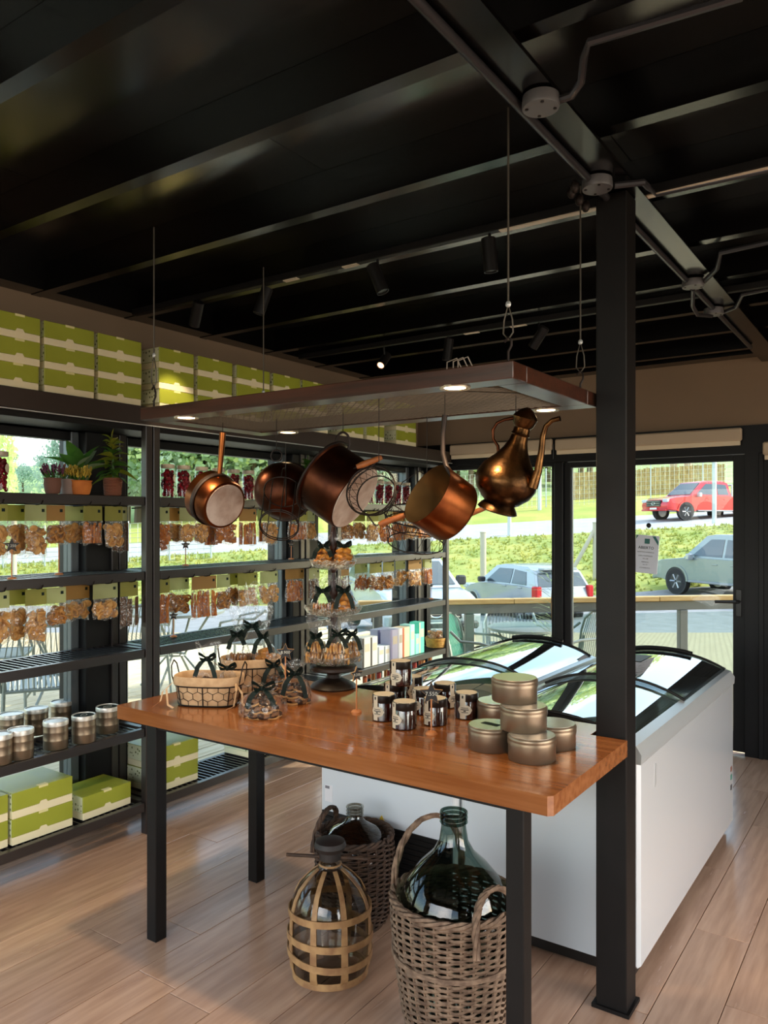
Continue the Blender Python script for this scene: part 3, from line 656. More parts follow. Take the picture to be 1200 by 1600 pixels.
# ================================================================ chest freezers
def freezer(x0, x1, y0, y1, label, grille):
    t = thing('chest_freezer', label, 'freezer', ((x0+x1)/2, (y0+y1)/2, 0)); O = Vector(((x0+x1)/2, (y0+y1)/2, 0)); hx = (x1-x0)/2; hy = (y1-y0)/2
    zs = .762
    MB().box(-hx, hx, -hy, hy, .055, zs, .012).build('cabinet', m_white, t); MB().box(-hx+.03, hx-.03, -hy+.02, hy-.02, .012, .055).build('plinth', m_plas, t)
    MB().box(-hx+.02, hx-.02, -hy-.006, -hy+.002, .06, zs-.02, .004).build('front_panel', m_white2, t)
    arc = lambda s, z0, z1: [(hx*(-1+2*i/16)*s, z0+(z1-z0)*(1-abs(-1+2*i/16)**2.3)) for i in range(17)]
    # end caps, black, following the arched lid
    for sg in (-1, 1):
        mb = MB(); mb.M = Matrix(((1, 0, 0, 0), (0, 0, 1, 0), (0, 1, 0, 0), (0, 0, 0, 1)))
        pl = arc(.985, zs+.02, zs+.105); mb.prism([(-hx*.985, zs-.012)]+pl+[(hx*.985, zs-.012)], sg*hy-.02*(sg > 0), sg*hy+.02*(sg < 0)); mb.build('end_cap', m_plas, t)
    for sg in (-1, 1):       # bright side rails
        mb = MB(); mb.M = Matrix(((1, 0, 0, 0), (0, 0, 1, 0), (0, 1, 0, 0), (0, 0, 0, 1)))
        e = sg*hx; mb.prism([(e*1.0+sg*.004, zs-.02), (e+sg*.006, zs+.012), (e-sg*.012, zs+.04), (e-sg*.05, zs+.05), (e-sg*.05, zs-.02)], -hy-.004, hy+.004); mb.build('side_rail', m_alu, t)
    MB().box(-hx+.05, hx-.05, -hy+.03, hy-.03, zs-.35, zs-.345).box(-hx+.05, -hx+.055, -hy+.03, hy-.03, zs-.35, zs+.02).box(hx-.055, hx-.05, -hy+.03, hy-.03, zs-.35, zs+.02).build('liner', m_liner, t)
    for (ya, yb, dz, nm) in ((-hy+.022, hy*.03, .0, 'front_lid'), (-hy*.06, hy-.022, .012, 'rear_lid')):
        pl = arc(.90, zs+.035+dz, zs+.105+dz); V = []; F = []
        for (a, b) in pl: V += [(a, ya, b), (a, yb, b)]
        for i in range(16): F.append((2*i, 2*i+2, 2*i+3, 2*i+1))
        l = MB().add(V, F).build(nm, m_lid, t)
        for ye in ((ya, yb) if nm == 'rear_lid' else (ya,)):
            MB().tube([(a, ye, b+.003) for a, b in pl], .006, 8).build('lid_edge', m_plas, l)
        if nm == 'rear_lid':
            MB().tube([(a, yb-.02, b+.012) for a, b in pl[4:13]], .012, 8).build('lid_handle', m_plas, l)
    if grille:
        MB().box(grille[0]-O.x, grille[1]-O.x, -hy-.012, -hy-.004, .06, .315, .002).build('grille_panel', m_plas, t)
        mb = MB()
        for i in range(11): mb.box(grille[0]-O.x+.01, grille[1]-O.x-.01, -hy-.018, -hy-.011, .068+i*.022, .078+i*.022)
        mb.build('grille_slats', m_black, t)
    for sx in (-1, 1):
        for sy in (-1, 1):
            mb = MB(); mb.M = TM((sx*(hx-.05), sy*(hy-.07), .03), Matrix.Rotation(R_(90), 3, 'Y')); mb.cyl((0, 0), .03, -.012, .012, 16); mb.build('caster', m_plas, t)
    return t, O, zs
f1, O1, zs = freezer(-2.13, -1.452, 2.61, 4.19, 'white chest freezer with curved glass lid on the shelf side', (-2.11, -1.47))
MB().box(-2.095-O1.x, -2.055-O1.x, -.7985, -.7958, .355, .425).build('rating_sticker', mat('white_sticker', '#d9d9de', .6), f1)
MB().box(-2.093-O1.x, -2.070-O1.x, -.7992, -.7984, .41, .422).build('sticker_print', mat('grey_print', '#77777e', .6), f1)
mb = MB(); mb.M = TM((-1.80-O1.x, -.798, .335), Matrix.Rotation(R_(90), 3, 'X')); mb.prism([(-.012, 0), (.012, 0), (0, .02)], -.001, .001); mb.build('warning_sticker', mat('yellow_print', '#c9a92c', .6), f1)
f2, O2, zs = freezer(-1.442, -.762, 2.61, 4.19, 'white chest freezer with curved glass lid beside the open floor', None)
MB().box(.3395, .3412, -.62, -.60, .62, .70, .001).build('badge', m_alu, f2)
for (z_, c_) in ((.33, '#7a4a3a'), (.29, '#2f7a6a'), (.24, '#333336')): MB().box(.3395, .342, .72, .745, z_-.012, z_+.012).build('control_button', mat('button_'+c_[1:], c_, .4), f2)
# sticker seen on the glass of the second freezer
def arcz(xn): return zs+.047+.07*(1-abs(xn/.9)**2.3)
mb = MB(); V = []; F = []
for i in range(5):
    xn = -.30+.32*i/4; V += [(xn*.34, .36, arcz(xn)+.002), (xn*.34, .56, arcz(xn)+.002)]
for i in range(4): F.append((2*i, 2*i+2, 2*i+3, 2*i+1))
mb.add(V, F); mb.build('price_sheet', mat('grey_sheet', '#8f8f8a', .6), f2)

# ================================================================ demijohns
def spiral_weave(mb, prof, n=40, rows=30, amp=.006, th=.0042):
    import bisect
    zs_ = [p[1] for p in prof]; R = lambda z: next((a[0]+(b[0]-a[0])*((z-a[1])/(b[1]-a[1])) for a, b in zip(prof, prof[1:]) if a[1] <= z <= b[1]), prof[-1][0])
    for j in range(rows):
        z = zs_[0]+(zs_[-1]-zs_[0])*(j+.5)/rows; m = n*2
        pts = []
        for i in range(m):
            a = 2*math.pi*i/m; rr = R(z)+amp*(1 if (i//2+j) % 2 else -1)*(.8 if i % 2 else 1.0); pts.append((rr*math.cos(a), rr*math.sin(a), z+.0015*math.sin(a*7+j)))
        mb.tube(pts, th, 4, True)
    return R
def wicker(name, label, c, prof, n, rows, mat_, th, rimr, handles, sh=.5):
    t = thing(name, label, 'basket', c)
    mb = MB(); R = spiral_weave(mb, prof, n, rows, .0055, th); mb.build('woven_wall', mat_, t)
    mb = MB()
    for i in range(n):
        a = 2*math.pi*(i+.5)/n; mb.tube([((R(z))*math.cos(a), R(z)*math.sin(a), z) for z in [prof[0][1]+(prof[-1][1]-prof[0][1])*q/8 for q in range(9)]], th*.8, 4)
    mb.build('stake', mat_, t)
    z1 = prof[-1][1]; r1 = prof[-1][0]; mb = MB()
    for s_ in range(3): mb.tube([((r1+.007*math.cos(a*.9+s_*2.09))*math.cos(a*.1047), (r1+.007*math.cos(a*.9+s_*2.09))*math.sin(a*.1047), z1+.008+.007*math.sin(a*.9+s_*2.09)) for a in range(60)], .0065, 5, True)
    mb.build('plaited_rim', mat_, t)
    for zz in rimr:
        mb = MB()
        for s_ in (0, .007): mb.tube([((R(zz)+.009)*math.cos(a*.1047), (R(zz)+.009)*math.sin(a*.1047), zz+s_) for a in range(60)], .005, 5, True)
        mb.build('binding', mat_, t)
    MB().cyl((0, 0), prof[0][0]*.97, 0, .012, 28).build('base', mat_, t)
    for (a, hh, ww) in handles:
        mb = MB(); ca, sa = math.cos(a), math.sin(a)
        for s_ in range(3):
            pts = []
            for i in range(25):
                q = i/24; ang = math.pi*q; w_ = -math.cos(ang)*ww; z = z1-.07+(.07+hh)*math.sin(ang)**.7; ph = q*22+s_*2.09
                rr = r1+.004+.006*math.cos(ph)-.03*math.sin(ang); w2 = w_+.006*math.sin(ph); pts.append((ca*rr-sa*w2, sa*rr+ca*w2, z))
            mb.tube(pts, .0068, 5)
        mb.build('handle', mat_, t)
    return t
def bottle(name, label, c, prof, m, n=48):
    t = thing(name, label, 'demijohn', c); MB().lathe(prof, n, True, False).build('glass_body', m, t)
    r, z = prof[-1]; mb = MB()
    for i in range(3): mb.tube([((r+.001)*math.cos(a*.2094), (r+.001)*math.sin(a*.2094), z-.004-i*.013) for a in range(30)], .005, 6, True)
    mb.build('ridged_mouth', m, t); return t
cC = Vector((-1.140, 2.025, 0))
cang = lambda r, f: math.atan2(CR.y*r+CF.y*f, CR.x*r+CF.x*f)
hA = cang(-.36, .93)
tC = wicker('wicker_demijohn_basket', 'large grey-brown wicker basket with twisted handles holding the green demijohn', cC, [(.125, .012), (.15, .12), (.172, .28), (.180, .36), (.182, .43)], 30, 44, m_wick, .0046, (.28,), [(hA, .19, .12), (cang(.62, -.78), .085, .09)])
bottle('green_glass_demijohn', 'big green glass demijohn with ridged mouth seated in the grey wicker basket', cC+Vector((0, 0, .014)), [(.10, 0), (.118, .02), (.14, .15), (.16, .30), (.166, .36), (.160, .42), (.138, .475), (.10, .52), (.062, .555), (.043, .59), (.037, .63), (.0365, .675)], m_bottle)
cB = Vector((-1.80, 2.42, 0))
wicker('dark_wicker_basket', 'dark brown closely woven basket with one rope handle behind the caned bottle', cB, [(.115, .012), (.14, .08), (.148, .2), (.148, .30), (.142, .335)], 26, 36, m_wickd, .0044, (), [(cang(-.85, .5), .085, .075)])
bottle('pale_glass_demijohn', 'pale clear glass demijohn sunk in the dark brown woven basket', cB+Vector((0, 0, .014)), [(.10, 0), (.12, .02), (.13, .1), (.134, .27), (.122, .315), (.085, .35), (.05, .368), (.033, .385), (.029, .41), (.029, .435)], m_bottle2)
cA = Vector((-1.656, 2.085, 0))
t = thing('caned_glass_bottle', 'squat clear bottle bound in flat split-cane straps under a black cap', 'bottle', cA)
pA = [(.09, 0), (.115, .012), (.135, .06), (.14, .12), (.138, .22), (.128, .27), (.105, .315), (.07, .35), (.042, .37), (.035, .385), (.034, .42)]
MB().lathe(pA, 52, True, True).build('glass_body', m_bottle2, t)
def rad(z):
    for a, b in zip(pA, pA[1:]):
        if a[1] <= z <= b[1]: return a[0]+(b[0]-a[0])*(z-a[1])/(b[1]-a[1])
    return pA[-1][0]
def strap(mb, pts, ws, nrm, th=.0035):
    V = []; F = []; m = len(pts)
    for p, w_, nn in zip(pts, ws, nrm):
        p = Vector(p); w_ = Vector(w_); nn = Vector(nn); V += [tuple(p-w_), tuple(p+w_), tuple(p+w_+nn*th), tuple(p-w_+nn*th)]
    for i in range(m-1):
        for k in range(4): F.append((4*i+k, 4*i+(k+1) % 4, 4*i+4+(k+1) % 4, 4*i+4+k))
    F += [(3, 2, 1, 0), tuple(4*(m-1)+k for k in range(4))]; mb.add(V, F); return mb
rr_ = random.Random(2)
for i in range(8):
    a = i*math.pi/4+.25; zz = [.004, .03, .06, .1, .14, .18, .22, .25, .28, .31, .335, .355, .372]; tw = rr_.uniform(-.08, .08)
    A = [a+tw*math.sin(z*9) for z in zz]
    strap(MB(), [((rad(z)+.001)*math.cos(q), (rad(z)+.001)*math.sin(q), z) for z, q in zip(zz, A)], [(-math.sin(q)*(.0135-.006*z/.37), math.cos(q)*(.0135-.006*z/.37), 0) for z, q in zip(zz, A)], [(math.cos(q), math.sin(q), 0) for q in A]).build('cane_strap', m_cane, t)
for (zz, tl) in ((.028, .006), (.10, .012), (.155, -.008), (.235, .006)):
    A = [2*math.pi*i/36 for i in range(37)]; Z = [zz+tl*math.cos(q+zz*30) for q in A]
    strap(MB(), [((rad(z)+.004)*math.cos(q), (rad(z)+.004)*math.sin(q), z) for z, q in zip(Z, A)], [(0, 0, .0115)]*37, [(math.cos(q), math.sin(q), 0) for q in A]).build('cane_band', m_cane, t)
MB().lathe([(.037, .40), (.036, .425), (.048, .43), (.055, .445), (.05, .46), (.028, .468)], 28).build('cap', m_cork, t)
q = CR; MB().tube([q*-.15+UP*.413, q*.13+UP*.398], .006, 7).build('stick', m_wickd, t)
MB().tube([(.036*math.cos(a*.314), .036*math.sin(a*.314), .383) for a in range(20)], .004, 6, True).build('tie', m_cane, t)
# ================================================================ shelving along the window wall
LV = [.16, .527, .92, 1.305, 1.675]; XF, XB = -3.15, -3.46
BAYS = [(1.02, 2.545), (2.552, 4.03), (4.045, 5.52)]; BN = ['plant bay', 'middle bay', 'corner bay']
hook_me = MB().tube([(0, 0, 0), (.25, 0, .004), (.275, 0, .008), (.285, 0, .022)], .0028, 6).tube([(0, -.012, 0), (0, .012, 0)], .004, 6).mesh('hook', m_wire)
shelfs = []
gcache = {}
for bi, (y0, y1) in enumerate(BAYS):
    lab = ['black steel shelf unit with potted plants, cookie tins and green boxes', 'black steel shelf unit between the tall dark window columns behind the pots', 'grey-looking black shelf unit in the room corner with tea boxes'][bi]
    t = thing('shelf_unit', lab, 'shelving', (XF, (y0+y1)/2, 0)); hy = (y1-y0)/2; shelfs.append(t)
    for xx in (-.04, XB-XF):
        for yy in (-hy, hy-.04):
            o = MB().box(0, .04, 0, .04, 0, 2.03, .003).build('post', m_shelf, t); o.location = (xx, yy, 0)
    for z in LV:
        mb = MB()
        mb.box(-.035, -.005, -hy+.045, hy-.045, z-.045, z-.002, .002).box(XB-XF+.005, XB-XF+.035, -hy+.045, hy-.045, z-.045, z-.002, .002)
        for yy in (-hy+.005, hy-.04): mb.box(XB-XF+.05, -.05, yy, yy+.035, z-.045, z-.002, .002)
        mb.build('shelf_frame', m_shelf, t)
        if bi not in gcache:
            mb = MB(); y = -hy+.05
            while y < hy-.05: mb.box(XB-XF+.03, -.035, y, y+.0075, -.020, -.003); y += .034
            mb.box(XB-XF+.15, XB-XF+.156, -hy+.045, hy-.045, -.022, -.014)
            gcache[bi] = mb.mesh('grating', m_grate, False)
        g = put(gcache[bi], 'grating', t, (0, 0, z)); g['kind'] = 'stuff'
# ledge carrying the green boxes above the shelves
lg = thing('wall_ledge', 'long dark ledge above the windows carrying the stacked green boxes', 'ledge', (XF, 3.2, 2.03))
MB().box(-.345, .0, -3.0, 2.36, .0, .09, .003).build('ledge_board', mat('dark_brown_ledge', '#31251f', .5), lg)
MB().box(-.004, .008, -3.0, 2.36, -.006, -.001, .001).build('reflection_line', m_alu, lg)  # bright strip stands in for the reflection along the ledge edge
MB().box(-.34, -.03, -3.0, 2.36, -.03, -.001, .002).build('underside_frame', m_black, lg)
ZL = 2.12

# ---------------------------------------------------------------- green cardboard boxes
def box_parts(w, d, h):        # front faces +x, width along y
    hl = h*.30
    b = MB().box(-d, 0, -w/2, w/2, 0, hl, .0015).prism([(0, 0)]*0 or [(-.001, -.001), (.0, -.001), (.0, .001), (-.001, .001)], 0, .001).mesh('box_base', m_cream)
    tb_ = MB(); tb_.M = Matrix(((0, 0, 1, 0), (1, 0, 0, 0), (0, 1, 0, 0), (0, 0, 0, 1)))
    tb_.prism([(-.022, hl-.002), (.022, hl-.002), (.013, hl+.012), (-.013, hl+.012)], -.002, .0012)
    notch = tb_.mesh('tuck_tab', m_cream, False)
    l = MB().box(-d, .0005, -w/2-.0005, w/2+.0005, hl+.0005, h, .0015).mesh('box_lid', m_gr)
    sp = MB().box(-d+.004, -.006, -w/2-.0013, -w/2-.0004, hl+.002, h-.002).mesh('patterned_side', m_pat, False); sq = MB().box(-d+.004, -.006, w/2+.0004, w/2+.0013, hl+.002, h-.002).mesh('patterned_side', m_pat, False)
    st = MB().box(-.001, .0013, -.022, .022, h-.009, h+.0008).box(-.022, .0, -.022, .022, h-.0005, h+.0012).mesh('closing_sticker', m_tab, False)
    return [('box_base', b), ('tuck_tab', notch), ('box_lid', l), ('patterned_side', sp), ('patterned_side', sq), ('closing_sticker', st)]
BP = {}
def gbox(w, d, h, loc, rz, label, group):
    k = (round(w, 3), d, h)
    if k not in BP: BP[k] = box_parts(*k)
    t = thing('cardboard_box', label, 'box', loc, (0, 0, rz), group)
    for n_, me in BP[k]: put(me, n_, t)
    return t
ORD = ['first', 'second', 'third', 'fourth', 'fifth', 'sixth', 'seventh', 'eighth', 'ninth', 'tenth', 'eleventh', 'twelfth', 'thirteenth', 'fourteenth', 'fifteenth', 'sixteenth']
rg = random.Random(11)
edges = [(-60, -8), (-4, 65), (70, 150), (154, 224), (250, 306), (310, 365), (371, 424), (428, 471), (474, 514)]
cols = []
for (a, b) in edges:
    ya, yb = onx(a, 600, XF).y, onx(b, 600, XF).y; cols.append(((ya+yb)/2, yb-ya-.010))
cols += [(onx(a, 700, XF).y*.5+onx(b, 700, XF).y*.5, onx(b, 700, XF).y-onx(a, 700, XF).y) for a, b in ((537, 570), (575, 602), (608, 664))]
for ci, (yc, wd) in enumerate(cols):
    if wd > .34: wd = .27
    for k in range(3):
        gbox(round(wd, 3), .24, .104, (XF-.006-rg.uniform(0, .006), yc+rg.uniform(-.003, .003), ZL+k*.1045), rg.uniform(-.012, .012),
             f'green and cream box, {["lowest", "middle", "topmost"][k]} of the {ORD[ci]} stack on the ledge counted toward the door', 'green boxes stacked on the ledge')
BW = [(-.06, 0, 'lower box of the pair at the frame edge', .30), ]
def low(px, py, z, label, w=.30, h=.112, d=.23, rz=0, xx=None):
    p = onz(px, py, z); gbox(w, d, h, (p.x if xx is None else xx, p.y, z), rz, label, 'green boxes on the lowest shelf')
zb = LV[0]
yA = onx(60, 1300, XF).y
for k in range(2):
    gbox(.27, .23, .112, (XF-.055, onx(-35, 1300, XF-.05).y, zb+k*.1125), .03, f'green box, {["lower", "upper"][k]} of the pair cut by the picture edge on the bottom shelf', 'green boxes on the lowest shelf')
    gbox(.285, .24, .112, (XF-.045, (onx(24, 1300, XF-.04).y+onx(111, 1280, XF-.04).y)/2, zb+k*.1125), -.02+.015*k, f'green box, {["lower", "upper"][k]} of the big pair beside the single box on the bottom shelf', 'green boxes on the lowest shelf')
    gbox(.285, .24, .112, (XF-.06, 2.752, zb+k*.1125), -.02*k, f'green box, {["lower", "upper"][k]} of the pair behind the front table leg on the bottom shelf', 'green boxes on the lowest shelf')
gbox(.27, .21, .108, (XF-.05, (onx(135, 1260, XF-.05).y+onx(200, 1250, XF-.05).y)/2, zb), .03, 'single green box with leaf print on its lid beside the shelf post', 'green boxes on the lowest shelf')
gbox(.285, .24, .112, (XF-.06, 3.46, zb), 0, 'single green box on the bottom shelf seen below the tabletop beyond the back leg', 'green boxes on the lowest shelf')

# ---------------------------------------------------------------- tall cookie tins on the shelf
def tin_meshes(r, h, lidc, two=True):
    b = MB().lathe([(r*.97, 0), (r, .003), (r, h*.30), (r*1.015, h*.32), (r*1.0, h*.34), (r, h*.60), (r*1.015, h*.62), (r*1.0, h*.64), (r, h*.86)] if two else [(r*.97, 0), (r, .003), (r, h*.70)], 40).mesh('tin_body', m_tin)
    z = h*.84 if two else h*.68
    l = MB().lathe([(r*1.0, z), (r*1.03, z), (r*1.035, h*.985-.004), (r*1.0, h), (r*.95, h), (r*.94, h-.004), (.001, h-.004)] if two else [(r*1.0, z), (r*1.025, z-.003), (r*1.03, z+.004), (r*1.022, z+.006), (r*1.022, h-.012), (r*1.03, h-.010), (r*1.02, h-.004), (r*.97, h), (.001, h)], 40, False, False).mesh('tin_lid', m_tinlid if two else m_tin)
    return b, l
TB, TL = tin_meshes(.053, .125, None)
for (px, py, lab, dark) in ((-2, 1192, 'tall cookie tin cut by the picture edge, front row on the tin shelf', 0), (41, 1186, 'tall tin with plain bright lid, second in the front row from the edge', 0), (87, 1168, 'tall tin with plain bright lid, in the front row beside the dark-lidded tin', 0), (131, 1158, 'tall tin with round dark lid label at the front of the tin shelf', 1),
                            (168, 1143, 'tall dark-labelled tin nearest the shelf post, front row', 1), (18, 1156, 'half hidden tin, first of the back row from the picture edge', 0), (57, 1146, 'half hidden tin with bright lid, second in the back row', 0), (97, 1134, 'half hidden tin with bright lid, third in the back row', 0), (142, 1124, 'dark-labelled tin at the back beside the window column', 1), (2, 1165, 'tin deep at the edge of the picture behind the front row', 0)):
    if py == 1165: continue
    p = onz(px, py, LV[1]); 
    if p.x > XF-.055: p.x = XF-.062
    t = thing('cookie_tin', lab, 'tin', (p.x, p.y, LV[1]), (0, 0, px), 'tall cookie tins on the shelf'); put(TB, 'tin_body', t); l = put(TL, 'tin_lid', t)
    if dark: MB().cyl((0, 0), .045, .1205, .1218, 32).build('lid_label', m_darklab, t); MB().tube([(.022*math.cos(a*.314), .013*math.sin(a*.314), .1220) for a in range(20)], .0009, 4, True).build('lid_print', m_ink, t)
t = thing('cookie_tin', 'upper tin stacked at the very edge of the picture above the front row', 'tin', onz(-16, 1192, LV[1])+Vector((0, -.03, .126)), None, 'tall cookie tins on the shelf'); put(TB, 'tin_body', t); put(TL, 'tin_lid', t)

# ---------------------------------------------------------------- jars of red fruit
JB = MB().lathe([(.030, 0), (.034, .004), (.034, .118), (.031, .128), (.030, .132)], 28, True, False).mesh('jar_glass', m_jar)
def fruit(seed):
    r = random.Random(seed); mb = MB()
    for i in range(90):
        a = r.uniform(0, 6.28); q = .0262*math.sqrt(r.random()); mb.ball((q*math.cos(a), q*math.sin(a), .010+.108*i/90), (.009, .009, .0095), 6, 5)
    return mb.mesh('fruit', m_red)
FR = [fruit(1), fruit(2)]
JL = MB().lathe([(.0315, .128), (.0325, .130), (.0325, .144), (.031, .1455)], 28).mesh('jar_lid', m_jlid)
def jlabel(r, z, w_=.5, hh=.016, tail=True):
    mb = MB(); n = 9
    V = []; F = []
    for i in range(n):
        q = -1+2*i/(n-1); a = q*w_/2; h_ = hh*math.sqrt(max(0, 1-q*q))+.0005; V += [((r)*math.cos(a), (r)*math.sin(a), z-h_), (r*math.cos(a), r*math.sin(a), z+h_)]
    for i in range(n-1): F.append((2*i, 2*i+2, 2*i+3, 2*i+1))
    mb.add(V, F); return mb
JLAB = jlabel(.0346, .085, .8).mesh('label', m_paper)
def redjar(px, bay, lab, k=0, xx=-3.2, s=1.0):
    y = onx(px, 770, xx).y; t = thing('fruit_jar', lab, 'jar', (xx, y, LV[4]), (0, 0, .5), 'jars of red fruit on the top shelf'); t.scale = (1.08, 1.08, 1.17)
    put(JB, 'jar_glass', t); f = put(FR[k % 2], 'fruit', t); f['kind'] = 'stuff'; put(JL, 'jar_lid', t); put(JLAB, 'label', t)
redjar(-1, 0, 'jar of red fruit at the very edge of the picture before the heather pots', 0, -3.19)
for i, px in enumerate((262, 287, 315, 341, 365, 388)): redjar(px, 1, f'jar of red fruit, {ORD[i]} from the double shelf post in the middle bay', i)
for i, px in enumerate((561, 577, 593, 607, 621, 634)): redjar(px, 2, f'jar of red fruit, {ORD[i]} in the corner bay counted toward the corner', i, -3.22)

# ---------------------------------------------------------------- potted plants
def leaf_blade(mb, b, d, L_, W, droop=.3, n=5, up=(0, 0, 1), roll=0):
    b = Vector(b); d = Vector(d).normalized(); sd = d.cross(Vector(up)); sd = sd.normalized() if sd.length > .01 else Vector((1, 0, 0)); nu = sd.cross(d); sd = sd*math.cos(roll)+nu*math.sin(roll); V = []; F = []
    for i in range(n+1):
        q = i/n; c = b+d*(L_*q)-Vector((0, 0, 1))*droop*L_*q*q; w_ = W*math.sin(math.pi*min(.985, max(.06, q**.8)))/2
        V += [tuple(c-sd*w_+nu*w_*.3), tuple(c), tuple(c+sd*w_+nu*w_*.3)]
    for i in range(n):
        for k in (0, 1): F.append((3*i+k, 3*i+k+1, 3*i+4+k, 3*i+3+k))
    mb.add(V, F)
def plant_base(name, label, px, xx, zsh, prof, pm, n=28, group=None):
    y = onx(px, 770, xx).y; t = thing(name, label, 'plant', (xx, y, zsh), None, group); MB().lathe(prof+[(prof[-1][0]*.9, prof[-1][1]), (prof[-1][0]*.85, prof[-1][1]-.02), (.001, prof[-1][1]-.02)], n, True, False).build('pot', pm, t); return t
def heather(px, xx, label, pm, fm, seed, r0=.036, h0=.07, top=.075):
    r = random.Random(seed); t = plant_base('potted_heather', label, px, xx, LV[4], [(r0*.8, 0), (r0*.9, .01), (r0*1.05, h0*.6), (r0, h0*.9), (r0*1.12, h0)], pm)
    mb = MB(); mf = MB()
    for i in range(46):
        a = r.uniform(0, 6.28); q = r0*.9*math.sqrt(r.random()); b = Vector((q*math.cos(a), q*math.sin(a), h0-.01)); e = b+Vector((math.cos(a)*q*.6+r.uniform(-.008, .008), math.sin(a)*q*.6+r.uniform(-.008, .008), r.uniform(.5, 1)*top))
        mb.tube([b, e], .0012, 3)
        for k in range(5): leaf_blade(mb, b.lerp(e, .2+.12*k), (r.uniform(-1, 1), r.uniform(-1, 1), .6), .012, .005, 0, 2)
        for k in range(6): c = b.lerp(e, .6+.08*k); mf.ball(c+Vector((r.uniform(-.003, .003), r.uniform(-.003, .003), 0)), (.0034, .0034, .0045), 5, 4)
    mb.build('foliage', m_leaf, t); mf.build('blossom', fm, t); return t
heather(82, -3.20, 'purple heather in a brown paper-wrapped pot on the top shelf', m_potb, m_fl1, 1)
heather(107, -3.22, 'pale yellow heather in a grey paper pot behind the orange wrap', m_potg, m_fl3, 2, .034)
heather(126, -3.19, 'pink and yellow heather in an orange paper wrap on the top shelf', m_poto, m_fl3, 3, .047, .064, .08)
t = plant_base('broad_leaf_plant', 'broad-leaved green house plant rising behind the orange-wrapped heather', 122, -3.33, LV[4], [(.04, 0), (.05, .09)], m_potg)
r = random.Random(8)
for i in range(13):
    a = i*2.4; el = r.uniform(.5, 1.3); d = Vector((math.cos(a)*math.cos(el), math.sin(a)*math.cos(el), math.sin(el)))
    mb = MB(); leaf_blade(mb, (0, 0, .09+r.uniform(0, .04)), d, r.uniform(.15, .215), r.uniform(.05, .072), .25, 7, roll=r.uniform(-.5, .5)); mb.tube([(0, 0, .07), (0, 0, .11)], .003, 4); mb.build('leaf', m_leaf if i % 3 else m_pale, t)
def croton(px, xx, label, seed, H, nl, pm=m_pot, ml=m_leafy, flower=False, prof=None):
    r = random.Random(seed); t = plant_base('potted_croton' if not flower else 'flowering_plant', label, px, xx, LV[4], prof or [(.036, 0), (.04, .005), (.043, .08), (.044, .085)], pm)
    if pm is m_pot:
        mb = MB()
        for i in range(10): mb.tube([((.038+.0006*i)*math.cos(a*.224), (.038+.0006*i)*math.sin(a*.224), .008+i*.0078) for a in range(28)], .0036, 5, True)
        mb.build('pot_rib', pm, t)
    MB().tube([(0, 0, .06), (.004, .003, .12), (0, -.004, H)], .004, 6).build('stem', m_leaf, t)
    for i in range(nl):
        q = i/nl; a = i*2.4+seed; el = -.1+.9*q; d = Vector((math.cos(a)*math.cos(el), math.sin(a)*math.cos(el), math.sin(el)))
        mb = MB(); leaf_blade(mb, (0, 0, .09+(H-.09)*q), d, r.uniform(.085, .115)*(1.1-.4*q), r.uniform(.052, .066)*(1.05-.3*q), .35, 5, roll=r.uniform(-.4, .4)); mb.build('leaf', ml if r.random() < .6 else m_leaf, t)
    mb = MB(); leaf_blade(mb, (0, -.004, H), (.1, .1, 1), .055, .03, 0, 5); mb.build('leaf', ml, t)
    if flower:
        for k in range(4): MB().ball((.05*math.cos(k*2), .05*math.sin(k*2), H*.6+k*.03), (.02, .02, .015), 8, 6).build('flower', m_fl2, t)
    return t
croton(176, -3.21, 'variegated green plant in a ribbed brown pot beside the shelf post', 4, .27, 30)
croton(481, -3.33, 'green leafy plant on the top shelf behind the copper bowl', 6, .27, 34, m_potb, m_leaf)
croton(672, -3.30, 'small leafy plant with pink flowers on the top shelf in the corner', 9, .22, 20, m_potb, m_leaf, True)

